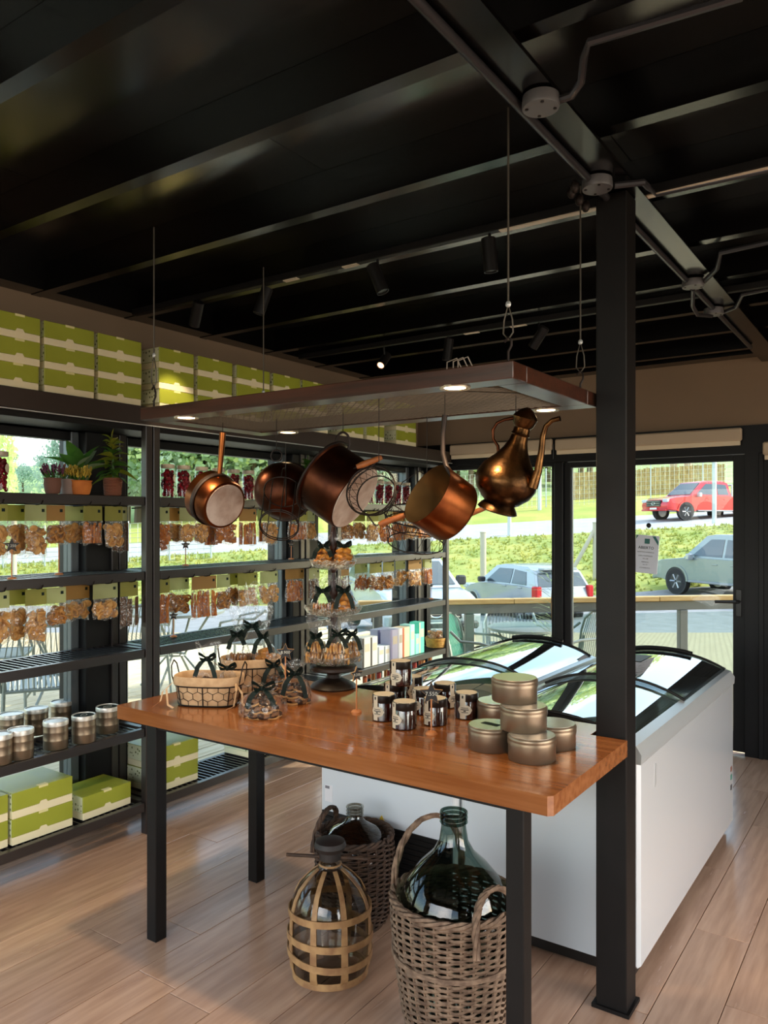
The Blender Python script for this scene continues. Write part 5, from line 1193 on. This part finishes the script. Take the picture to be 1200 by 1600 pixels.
pouch(on(2, -.040, .022), 'bag of yellow cakes on the top dish at the basket side', .036, .035, .068, .13, 'yolk', 26, 3, ribbon=.045)
pouch(on(2, .044, .022), 'bag of yellow cakes on the top dish at the jar side', .036, .035, .068, .13, 'yolk', 27, 3, ribbon=.04, tails=0)
# ================================================================ outside: terrace railing, furniture
m_rail = mat('pale_rail_timber', '#cfae76', .7, 0, '#b8955e', 4, 5, st=(1, 1, 6)); m_st = mat('grey_rail_steel', '#6e6f6c', .5, .3); m_chr = mat('grey_wire_chair', '#949a96', .45, .5); m_teal = mat('teal_chair_weave', '#6fbfa6', .6)
zr = .83; A = atd(560, 815, 1); rails = thing('terrace_railing', 'terrace railing with pale timber top rail, grey steel band and glass infill', 'railing', site(1.5, 8.0, -.15))
def zpt(px, py): d = (EYE-zr)*FPX/(py-HOR); return atd(px, py, d)
a0, b0 = zpt(560, 939), zpt(1240, 928); O = rails.location; dv = (b0-a0); dv.z = 0; LR = dv.length; dv.normalize(); ang = math.atan2(dv.y, dv.x)
def rl(s0, s1, y0, y1, z0, z1, nm, m):
    o = MB().box(0, s1-s0, y0, y1, z0, z1, .004).build(nm, m, rails); o.location = a0+dv*s0-O; o.location.z = -O.z; o.rotation_euler = (0, 0, ang); return o
for i in range(3): rl(LR*i/3, LR*(i+1)/3-.004, -.05, .05, zr-.045, zr, 'top_rail', m_rail)
rl(0, LR, -.02, .02, zr-.135, zr-.047, 'steel_band', m_st)
pxs = [590, 733, 1066, 1215]; ss = []
for px in pxs:
    n_ = Vector((-dv.y, dv.x, 0)); r_ = ray(px, 900); tt = (a0-CO).dot(n_)/r_.dot(n_); P = CO+r_*tt; s_ = (P-a0).dot(dv); ss.append(s_); rl(s_-.04, s_+.04, -.035, .035, -.16, zr-.135, 'post', m_st)
m_rg = glass('rail_glass', '#e6efee', .05)
for s0, s1 in zip(ss, ss[1:]): rl(s0+.06, s1-.06, -.004, .004, -.06, zr-.16, 'glass_panel', m_rg)
def chair(loc, rz, label, weave=m_chr, s=1.0, nslat=13):
    t = thing('garden_chair', label, 'chair', loc, (0, 0, rz), None); t.scale = (s, s, s)
    for sg in (-1, 1):
        MB().tube([(.26, sg*.27, 0), (.25, sg*.27, .40), (.2, sg*.275, .62), (.05, sg*.28, .655), (-.12, sg*.27, .66), (-.22, sg*.24, .74)], .013, 8).build('front_leg', m_chr, t)
        MB().tube([(-.28, sg*.23, 0), (-.2, sg*.22, .42), (-.24, sg*.21, .62)], .013, 8).build('rear_leg', m_chr, t)
    MB().tube([(-.2, -.24, .42), (-.24, -.255, .66), (-.27, -.24, .78), (-.30, -.15, .855), (-.31, 0, .875), (-.30, .15, .855), (-.27, .24, .78), (-.24, .255, .66), (-.2, .24, .42)], .013, 8).build('back_frame', m_chr, t)
    MB().tube([(.24, -.25, .43), (.26, 0, .435), (.24, .25, .43), (0, .26, .43), (-.2, .22, .42), (-.2, -.22, .42), (0, -.26, .43)], .012, 8, True).build('seat_frame', m_chr, t)
    mb = MB()
    for i in range(nslat): q = -1+2*(i+.5)/nslat; mb.tube([(-.2, q*.22, .43), (-.235, q*.235, .62), (-.295+.02*q*q, q*.20, .865-.07*q*q)], .005, 4)
    mb.build('woven_back_slats', weave, t)
    mb = MB()
    for i in range(nslat+4): q = -1+2*(i+.5)/(nslat+4); mb.box(-.2, .245, q*.24-.010, q*.24+.010, .428, .436)
    mb.build('woven_seat_slats', weave, t); return t
def ctable(loc, label, r_=.36, h=.72):
    t = thing('garden_table', label, 'table', loc); MB().lathe([(r_-.01, h-.03), (r_, h-.025), (r_, h-.005), (r_-.012, h)], 36).build('table_top', m_chr, t)
    for i in range(4):
        a = i*math.pi/2+.4; MB().tube([(math.cos(a)*r_*.8, math.sin(a)*r_*.8, 0), (math.cos(a)*.08, math.sin(a)*.08, h*.42), (math.cos(a)*r_*.75, math.sin(a)*r_*.75, h-.03)], .012, 7).build('leg', m_chr, t)
    MB().tube([(.09*math.cos(a*.5236), .09*math.sin(a*.5236), h*.42) for a in range(12)], .009, 6, True).build('brace_ring', m_chr, t); return t
zg = -.16
def fa(px, d): p = atd(px, HOR, d); p.z = zg; return p
chair(fa(752, 7.0), YAW*math.pi/180-.35, 'grey wire garden chair with teal back beside the round terrace table', m_teal)
ctable(fa(822, 7.35), 'round grey metal table on the terrace outside the fixed window')
chair(fa(893, 7.2), YAW*math.pi/180+math.pi+.25, 'grey mesh garden chair seen beside the column through the door', m_chr)
chair(fa(800, 7.95)+CF*.1, YAW*math.pi/180-1.7, 'grey garden chair on the far side of the round terrace table', m_chr)
def onx_(px, d): p = atd(px, HOR, d); p.z = 0; return p
chair(onx_(62, 5.4), 2.6, 'grey wire garden chair with slatted back outside the plant bay window', m_chr)
ctable(onx_(92, 6.7), 'round white-topped table behind the slatted chair on the deck', .42)
chair(onx_(-5, 6.6), .9, 'grey garden chair at the picture edge out on the deck', m_chr)
chair(onx_(207, 6.6), 2.9, 'grey garden chair on the deck seen beside the first shelf post', m_chr)
ctable(onx_(275, 7.3), 'round pale table on the deck seen through the middle bay', .45)
chair(onx_(392, 7.4), 3.6, 'grey garden chair on the deck behind the basket bags', m_chr)
# sapling with thin grey leaves
p = fa(862, 6.75); t = thing('olive_sapling', 'slender young olive tree with thin grey-green leaves outside the window mullion', 'tree', p)
MB().lathe([(.09, 0), (.12, .02), (.15, .26), (.14, .28), (.13, .25), (.001, .25)], 24, True, False).build('pot', m_potg, t)
MB().tube([(0, 0, .2), (.02, 0, .6), (-.01, .02, 1.0), (.01, 0, 1.25)], [.012, .010, .007, .003], 6).build('stem', m_cane, t)
r = random.Random(12); mb = MB()
for i in range(90):
    h_ = .45+.8*r.random(); a = r.uniform(0, 6.28); b = Vector((math.cos(a)*.02, math.sin(a)*.02, h_)); e = r.uniform(.02, .2)
    leaf_blade(mb, b+Vector((math.cos(a)*e, math.sin(a)*e, e*.4)), (math.cos(a), math.sin(a), r.uniform(-.2, .9)), r.uniform(.05, .085), .014, .2, 2)
    mb.tube([b, b+Vector((math.cos(a)*e, math.sin(a)*e, e*.4))], .0015, 3, caps=False)
mb.build('foliage', m_pale, t)
# opening-hours sign on the door glass
sp = ony(1010, 866, 5.575); t = thing('opening_sign', 'white ABIERTO opening-hours sign with green corners hanging on the door glass', 'sign', sp); SW, SH = .165, .268
F_ = Matrix.Rotation(R_(90), 3, 'X') @ Matrix.Rotation(R_(-4), 3, 'Z'); t.rotation_euler = F_.to_euler()
MB().box(-SW/2, SW/2, -SH/2, SH/2, -.002, .002, .001).build('sign_board', mat('sign_white', '#d5d9e6', .4), t)
m_sg = mat('sign_green', '#2f6a66', .5); m_sk = mat('sign_dark', '#2a3540', .5)
MB().prism([(SW/2-.05, SH/2-.004), (SW/2-.028, SH/2-.004), (SW/2-.004, SH/2-.04), (SW/2-.004, SH/2-.068)], .002, .0028).build('corner_band', m_sg, t)
MB().prism([(-SW/2+.004, SH/2-.004), (-SW/2+.02, SH/2-.004), (-SW/2+.004, SH/2-.03)], .002, .0028).build('corner_band', m_sg, t)
MB().box(-.018, .018, SH/2-.06, SH/2-.024, .002, .0028).build('emblem', m_sg, t)
for (tx, y_, sz) in (('ABIERTO', .045, .027), ('NUESTROS HORARIOS', .014, .0115), ('LUN a DOMINGO', -.012, .0125), ('10 a 20', -.032, .013), ('FERIADOS', -.056, .011), ('10 a 19', -.074, .0115), ('LOS ESPERAMOS', -.097, .010)):
    txt('sign_text', tx, sz, m_sk, t, (-.005, y_, .0026), (0, 0, 0), .0002, bold=.0004 if tx == 'ABIERTO' else 0)
MB().tube([(-.05, SH/2, 0), (0, SH/2+.055, -.0), (.05, SH/2, 0)], .0012, 4).build('cord', m_ink, t)
mb = MB(); mb.M = Matrix.Translation(Vector((0, SH/2+.07, -.012))); mb.lathe([(.016, 0), (.017, .006), (.006, .012)], 18); mb.build('suction_hook', m_plas, t)

# ---------------------------------------------------------------- vehicles
def car(name, label, pos, heading, kind, col, s=1.0):
    t = thing(name, label, 'car', pos, (0, 0, math.atan2(heading.y, heading.x))); paint = mat('paint_'+name, col, .25, .25, coat=.6); gl = mat('car_window', '#46525a', .06, .2, spec=.8); ty = mat('tyre', '#232325', .8); rm = mat('wheel_rim', '#9c9da0', .35, .8); dk = mat('car_trim', '#26282b', .5)
    XZ = Matrix(((1, 0, 0, 0), (0, 0, 1, 0), (0, 1, 0, 0), (0, 0, 0, 1)))
    if kind == 'pickup':
        Lh, W = 2.65, .93; wz, wr = (1.55, -1.55), .39
        body = [(-2.6, .55), (-2.62, 1.08), (-.85, 1.10), (.95, 1.13), (1.2, 1.12), (2.2, 1.02), (2.5, .93), (2.6, .70), (2.55, .46), (2.1, .42), (-1.0, .42), (-2.2, .5)]
        cab = [(-.98, 1.08), (-.86, 1.70), (-.55, 1.80), (.25, 1.80), (.55, 1.76), (1.32, 1.10)]; wins = [[(-.80, 1.16), (-.72, 1.62), (-.22, 1.66), (-.22, 1.16)], [(-.12, 1.16), (-.12, 1.66), (.36, 1.66), (.96, 1.18)]]
    elif kind == 'hatch':
        Lh, W = 1.95, .84; wz, wr = (1.25, -1.2), .31
        body = [(-1.9, .45), (-1.95, .70), (-1.86, .98), (-1.2, 1.0), (.85, .96), (1.5, .84), (1.85, .68), (1.92, .4), (1.6, .28), (-1.6, .28)]
        cab = [(-1.88, .96), (-1.62, 1.36), (-1.3, 1.47), (-.2, 1.50), (.25, 1.44), (1.05, .94)]; wins = [[(-1.42, 1.02), (-1.28, 1.34), (-.72, 1.38), (-.72, 1.02)], [(-.64, 1.02), (-.64, 1.39), (.05, 1.38), (.62, 1.0)]]
    else:
        Lh, W = 2.2, .9; wz, wr = (1.35, -1.35), .35
        body = [(-2.15, .5), (-2.2, .8), (-2.1, 1.05), (.8, 1.05), (1.6, .98), (2.05, .85), (2.2, .62), (2.15, .38), (1.8, .3), (-1.9, .3)]
        cab = [(-2.05, 1.03), (-1.8, 1.5), (-1.4, 1.62), (-.1, 1.64), (.3, 1.56), (1.15, 1.03)]; wins = [[(-1.7, 1.1), (-1.5, 1.46), (-.8, 1.5), (-.8, 1.1)], [(-.7, 1.1), (-.7, 1.5), (.1, 1.48), (.75, 1.08)]]
    def loft(poly, ws, topw=None, zt=None, z0=None):
        n = len(poly); V = []; F = []; cx = sum(p[0] for p in poly)/n; cz = sum(p[1] for p in poly)/n
        for (y, k) in ws:
            for (x_, z_) in poly:
                yy = y
                if topw: yy = y*(1-(1-topw)*max(0, min(1, (z_-z0)/(zt-z0))))
                V.append((cx+(x_-cx)*k, yy, cz+(z_-cz)*k))
        m = len(ws)
        for j in range(m-1):
            for i in range(n): q = (i+1) % n; F.append((j*n+i, j*n+q, (j+1)*n+q, (j+1)*n+i))
        F.append(tuple(reversed(range(n)))); F.append(tuple(range((m-1)*n, m*n))); return MB().add(V, F)
    loft(body, [(-W, .955), (-W*.97, .985), (-W*.85, 1), (W*.85, 1), (W*.97, .985), (W, .955)]).build('body', paint, t)
    zt, z0 = max(p[1] for p in cab), min(p[1] for p in cab); TW = .80
    loft(cab, [(-W*.955, .985), (-W*.93, 1), (W*.93, 1), (W*.955, .985)], TW, zt, z0).build('cabin', paint, t)
    ym = lambda z_: W*.96*(1-(1-TW)*max(0, min(1, (z_-z0)/(zt-z0))))
    for sg in (-1, 1):
        for wp in wins:
            V = [(x_, sg*(ym(z_)+.002), z_) for x_, z_ in wp]+[(x_, sg*(ym(z_)+.008), z_) for x_, z_ in wp]; n = len(wp)
            MB().add(V, [tuple(range(n)), tuple(reversed(range(n, 2*n)))]+[(i, (i+1) % n, n+(i+1) % n, n+i) for i in range(n)]).build('side_window', gl, t, smooth=False)
        MB().box(wins[1][3][0]-.12, wins[1][3][0]+.04, sg*(W+.01), sg*(W+.2), 1.05 if kind != 'hatch' else .98, 1.24 if kind != 'hatch' else 1.12, .03).build('wing_mirror', dk if kind != 'pickup' else mat('mirror_'+name, '#b9bcc0', .3, .6), t)
        for wx in wz:
            mb = MB(); mb.M = TM((wx, sg*(W-.10), wr), Matrix.Rotation(R_(90), 3, 'X')); mb.lathe([(wr*.6, -.11), (wr*.93, -.11), (wr, -.085), (wr, .085), (wr*.93, .11), (wr*.6, .11)], 30, False, False); w_ = mb.build('wheel', ty, t)
            mb = MB(); mb.M = TM((wx, sg*(W-.10), wr), Matrix.Rotation(R_(90), 3, 'X')); mb.lathe([(wr*.62, -.09), (wr*.62, .09)], 26, True, True)
            for k in range(6): a = k*1.047; mb.tube([(wr*.1*math.cos(a), wr*.1*math.sin(a), -sg*.09), (wr*.58*math.cos(a), wr*.58*math.sin(a), -sg*.10)], .035, 5)
            mb.build('wheel_rim', rm, w_)
            mb = MB(); mb.M = TM((wx, sg*(W+.004), wr+.02), Matrix.Rotation(R_(90), 3, 'X')); V = []; F = []
            for k in range(19):
                a = math.pi*k/18; V += [(math.cos(a)*wr*1.05, math.sin(a)*wr*1.05, -.02), (math.cos(a)*wr*1.22, math.sin(a)*wr*1.22, -.02), (math.cos(a)*wr*1.05, math.sin(a)*wr*1.05, .02), (math.cos(a)*wr*1.22, math.sin(a)*wr*1.22, .02)]
            for k in range(18): b_ = 4*k; F += [(b_, b_+1, b_+5, b_+4), (b_+2, b_+6, b_+7, b_+3), (b_+1, b_+3, b_+7, b_+5), (b_, b_+4, b_+6, b_+2)]
            mb.add(V, F).build('wheel_arch', dk if kind == 'suv' else paint, t)
            mb = MB(); mb.M = TM((wx, sg*(W-.02), wr+.02), Matrix.Rotation(R_(90), 3, 'X')); mb.lathe([(wr*1.07, -.028), (wr*1.07, .028)], 28); mb.build('wheel_well', dk, t)
        for hx in ((wins[0][0][0]+.12), (wins[1][0][0]+.1)): MB().box(hx, hx+.2, sg*(W-.005), sg*(W+.025), .93, .965, .008).build('door_handle', paint, t)
        fx = body_front = max(p[0] for p in body)
        MB().box(fx-.32, fx-.02, sg*W*.62, sg*W*.985, .72 if kind != 'pickup' else .80, .86 if kind != 'pickup' else .95, .04).build('headlight', mat('headlight', '#c9d3d8', .1, .3), t)
        rx_ = min(p[0] for p in body)
        MB().box(rx_-.02, rx_+.22, sg*W*.80, sg*W*1.005, .72, 1.02 if kind != 'pickup' else 1.05, .03).build('tail_light', mat('tail_light_red', '#c0161f', .2), t)
    # front and rear screens
    f0, f1 = cab[-1], cab[-2]; b0_, b1_ = cab[0], cab[1]
    def screen(p, q, nm, sg):
        a, b = .10, .90; pts = []
        for k in (a, b):
            x_ = p[0]+(q[0]-p[0])*k; z_ = p[1]+(q[1]-p[1])*k; pts.append((x_+sg*.012, z_+.012))
        V = [(pts[0][0], -ym(pts[0][1])*.90, pts[0][1]), (pts[0][0], ym(pts[0][1])*.90, pts[0][1]), (pts[1][0], ym(pts[1][1])*.88, pts[1][1]), (pts[1][0], -ym(pts[1][1])*.88, pts[1][1])]
        V2 = [(x_-sg*.02, y_, z_-.01) for x_, y_, z_ in V]; MB().add(V+V2, [(0, 1, 2, 3), (7, 6, 5, 4), (0, 4, 5, 1), (1, 5, 6, 2), (2, 6, 7, 3), (3, 7, 4, 0)]).build(nm, gl, t, smooth=False)
    screen(f0, f1, 'windscreen', 1); screen(b0_, b1_, 'rear_screen', -1)
    fx = max(p[0] for p in body); rx_ = min(p[0] for p in body); gz = (.62, .90) if kind == 'pickup' else (.55, .74)
    MB().box(fx-.06, fx+.015, -W*.55, W*.55, gz[0], gz[1], .03).build('grille', dk, t)
    for k in range(3): zz = gz[0]+.04+k*(gz[1]-gz[0]-.08)/2; MB().box(fx+.012, fx+.022, -W*.5, W*.5, zz-.012, zz+.012).build('grille_bar', mat('chrome', '#c9ccd0', .15, .9), t)
    MB().tube([(fx+.02, .11*math.cos(a*.393), (gz[0]+gz[1])/2+.06*math.sin(a*.393)) for a in range(16)], .012, 6, True).build('emblem', mat('emblem_chrome', '#d5d8dc', .15, .9), t)
    pl = MB().box(fx-.01, fx+.022, -.24, .24, gz[0]-.19, gz[0]-.05, .004).build('number_plate', mat('plate_white', '#e2e4e2', .5), t)
    MB().box(rx_-.022, rx_+.02, -.24, .24, .58, .72, .004).build('number_plate', mat('plate_white_rear', '#e2e4e2', .5), t)
    MB().box(fx-.12, fx+.03, -W*.92, W*.92, .36 if kind != 'pickup' else .42, .50, .04).build('bumper', dk if kind == 'suv' else paint, t)
    MB().box(rx_-.03, rx_+.1, -W*.92, W*.92, .38, .52, .03).build('rear_bumper', paint, t)
    if kind == 'pickup':
        MB().box(-2.5, -1.0, -W*.86, W*.86, 1.02, 1.104, .01).build('bed_cover', dk, t)
        MB().tube([(-1.12, -.72, 1.08), (-1.18, -.66, 1.62), (-1.18, .66, 1.62), (-1.12, .72, 1.08)], .04, 8).build('roll_bar', mat('bar_chrome', '#aeb3b8', .25, .8), t)
        for sg in (-1, 1): MB().box(-1.0, 1.0, sg*(W-.02), sg*(W+.1), .40, .46, .015).build('side_step', mat('step_grey', '#8f9398', .4, .5), t)
    if kind == 'hatch':
        MB().box(-1.75, -1.52, -W*.6, W*.6, 1.40, 1.45, .02).build('spoiler', paint, t)
    return t
hd = lambda r_, f_: (CR*r_+CF*f_).normalized()
zroad = lambda u, v: zn(u)+(zf(u)-zn(u))*(v-31.5)/8.5
u0, v0 = 14.75, 36.2; car('red_pickup', 'bright red double-cab pickup on the road beyond the grass bank', site(u0, v0, zroad(u0, v0)-.12), hd(-.95, -.30), 'pickup', '#c2152b')
car('grey_pickup', 'grey-green double-cab pickup parked at the foot of the bank behind the door handle', site(10.2, 22.2, -.62), hd(-.40, .917), 'pickup', '#8b9696')
car('silver_hatchback', 'silver grey hatchback seen from behind beyond the timber rail', site(3.75, 21.0, -1.06), hd(-.37, .929), 'hatch', '#a2abb0')
car('pale_blue_van', 'pale blue-white car facing the shop behind the corner shelf end', site(.42, 16.3, -.78), hd(.24, -.97), 'suv', '#b5c3cf')
# ---------------------------------------------------------------- fences, posts, far things
m_galv = mat('galvanised_post', '#bcc3c3', .45, .4); m_conc = mat('pale_concrete_post', '#b9b29c', .9)
zbank = lambda u, t: zb_(u)+(zn(u)-zb_(u))*(t**.8)
def post(px, d, zb, h, r_, m, label, nm='fence_post', brace=None):
    p = atd(px, HOR, d); t = thing(nm, label, 'post', (p.x, p.y, zb-.2)); MB().cyl((0, 0), r_, 0, h+.2, 12).build('shaft', m, t)
    MB().lathe([(r_*1.15, h+.19), (r_*1.15, h+.215), (r_*.6, h+.235)], 12).build('cap', m, t)
    if brace: MB().tube([tuple(CR*brace+UP*.15), (0, 0, h+.05)], r_*.7, 8).build('brace', m, t)
def ug(px, d): return (px-600)/FPX*d
post(843, 44, zf(ug(843, 44))+.1, 2.75, .11, m_galv, 'white galvanised fence post rising beside the ewer spout')
post(796, 32.2, zn(ug(796, 32))+.0, 1.4, .08, m_galv, 'short galvanised post on the bank edge under the ewer foot')
post(1116, 32.6, zn(ug(1116, 32.6)), 3.2, .09, m_galv, 'tall galvanised pole in front of the red pickup', 'signal_pole')
post(755, 25.8, zbank(ug(755, 25.8), .19), 1.75, .10, m_conc, 'pale timber post at the foot of the bank behind the hatchback')
post(931, 25.6, zbank(ug(931, 25.6), .16), 1.85, .10, m_conc, 'braced pale timber post just past the door mullion', brace=-.95)
post(22, 26, -.2, 1.9, .09, m_conc, 'pale post outside the plant bay behind the first star marker')
def wirefence(px0, px1, d, zfun, h, label):
    a, b = ug(px0, d), ug(px1, d); t = thing('wire_fence', label, 'fence', site((a+b)/2, d, zfun((a+b)/2))); O = t.location; mb = MB(); n = int((b-a)/.28)
    for i in range(n+1): u = a+(b-a)*i/n; p = site(u, d, zfun(u))-O; mb.tube([p, p+UP*h], .010, 3, caps=False)
    for k in range(10): mb.tube([site(a, d, zfun(a)+h*k/9)-O, site(b, d, zfun(b)+h*k/9)-O], .010, 3, caps=False)
    mb.build('wire_mesh', m_galv, t)
    for i in range(7): u = a+(b-a)*i/6; p = site(u, d, zfun(u))-O; MB().tube([p-UP*.2, p+UP*(h+.1)], .04, 6).build('post', m_galv, t)
wirefence(690, 1180, 46, lambda u: zv(u)-.25, 2.3, 'grey wire mesh fence along the verge beyond the road')
wirefence(-60, 330, 30.4, lambda u: zn(u)-.35, 1.7, 'wire mesh fence along the road seen through the plant bay windows')
# timber paling fence
fa_, fb_ = ug(880, 52), ug(1134, 52); t = thing('paling_fence', 'weathered timber paling fence behind the red pickup', 'fence', site((fa_+fb_)/2, 52, zv((fa_+fb_)/2)+.2)); O = t.location
pm_ = mat('weathered_paling', '#b59a68', .9, 0, '#93794c', 3, rnd=.12); me_ = MB().box(-.075, .075, -.012, .012, 0, 1.9).mesh('plank', pm_, False); rr = random.Random(2); u = fa_
while u < fb_: put(me_, 'plank', t, site(u, 52, zv(u)+.15+rr.uniform(-.05, .08))-O, (0, 0, R_(YAW))); u += .17
for k in (.4, 1.5):
    MB().tube([site(fa_, 52.04, zv(fa_)+.2+k)-O, site(fb_, 52.04, zv(fb_)+.2+k)-O], .04, 4).build('rail', pm_, t)
for (px, h_) in ((1052, 2.4), (1075, 2.9)):
    p = atd(px, HOR, 54); u = ug(px, 54); t = thing('brick_gatepost', f'{"lower" if h_ < 2.5 else "taller"} orange gatepost top above the paling fence', 'post', site(u, 54, zv(u)+.2)); MB().box(-.22, .22, -.22, .22, 0, h_-.15, .02).build('shaft', mat('pale_render_post', '#c9b496', .9), t); MB().box(-.27, .27, -.27, .27, h_-.15, h_+.35, .03).build('cap', mat('orange_cap', '#c4714a', .8), t)
# trees on the hill
LEAFM = [mat('tree_leaf_'+a, b, .8, 0, c, .5, trans=.6, rnd=.12) for a, b, c in (('bright', '#d0de9a', '#dfe8ae'), ('mid', '#bcd298', '#cfdeaa'), ('deep', '#a9c69a', '#bfd5ac'), ('bluish', '#c6dac8', '#d6e4d4'))]  # leaf colours paled so the distance haze sits in them
m_bark = mat('tree_bark', '#6e5d4a', .9)
TR = {}
def tree_mesh(seed, lm):
    r = random.Random(seed); mb = MB(); cl = []
    for i in range(9): a = r.uniform(0, 6.28); q = r.uniform(.0, .30); cl.append((math.cos(a)*q, math.sin(a)*q, r.uniform(.30, .86), r.uniform(.14, .26)))
    for (x_, y_, z_, s_) in cl:
        for k in range(300):
            d = Vector((r.gauss(0, 1), r.gauss(0, 1), r.gauss(0, 1))).normalized(); p = Vector((x_, y_, z_))+d*s_*r.uniform(.75, 1.05); u = d.orthogonal().normalized(); v = d.cross(u); a = r.uniform(0, 6.28); u, v = u*math.cos(a)+v*math.sin(a), v*math.cos(a)-u*math.sin(a); q = r.uniform(.013, .025); tl = d*r.uniform(-.03, .03)
            n = len(mb.v); mb.v += [tuple(p-u*q), tuple(p+v*q*.7+tl), tuple(p+u*q), tuple(p-v*q*.7-tl)]; mb.f.append((n, n+1, n+2, n+3))
    cr = mb.mesh('crown', lm, False); tk = MB().tube([(0, 0, -.03), (.01, 0, .25), (-.01, .01, .6)], [.028, .022, .008], 7)
    for i in range(4): c = cl[i]; tk.tube([(0, 0, .22+.05*i), (c[0]*.5, c[1]*.5, c[2]*.75), c[:3]], [.013, .009, .004], 5)
    return cr, tk.mesh('trunk', m_bark)
TM_ = [tree_mesh(s, LEAFM[s % 4]) for s in range(8)]
NM = ['bright yellow-green', 'mid green', 'deep green', 'hazy blue-green']
rt = random.Random(31)
def tree(px, d, h, k, zb=None, label=None, grp=True, wd=1.0):
    u = ug(px, d); zb_ = zb if zb is not None else (zv(u)+.8+max(0, d-60)*.20); t = thing('tree', label or f'{NM[k % 4]} tree of the wooded hillside beyond the road', 'tree', site(u, d, zb_-.1), (0, 0, rt.uniform(0, 6.28)), f'{NM[k % 4]} trees on the hillside' if grp else None)
    t.scale = (h*wd, h*wd, h); put(TM_[k][0], 'crown', t); put(TM_[k][1], 'trunk', t)
for i in range(46):
    px = 205+i*17.5+rt.uniform(-8, 8); 
    if px < 540: tree(px, rt.uniform(56, 66), rt.uniform(8.5, 11.5), rt.randrange(8), wd=1.15)
    else: tree(px, rt.uniform(66, 76), rt.uniform(7, 9), rt.randrange(8), wd=1.2)
for i in range(34):
    px = 190+i*24+rt.uniform(-8, 8); tree(px, rt.uniform(80, 100), rt.uniform(11, 15), rt.randrange(8), wd=1.1)
tree(-6, 36, 6.3, 0, -.2, 'tall feathery pale tree at the picture edge outside the plant bay', False, .52)
tree(98, 62, 7.6, 3, None, 'bluish tree standing against the sky above the potted plants', False, .6)
tree(98, 44, 3.6, 5, -.1, 'low bushy tree behind the purple heather pot', False, 1.5)
for i in range(9): tree(-60+i*32, rt.uniform(70, 95), rt.uniform(2.2, 3.4), [3, 7, 2][i % 3], None, None, True, 1.5)
# roadside kerb marking
sheet('road_line', US, [(32.2, lambda u: zn(u)+.045), (32.35, lambda u: zn(u)+.05)], mat('white_line', '#d8d8d4', .8))
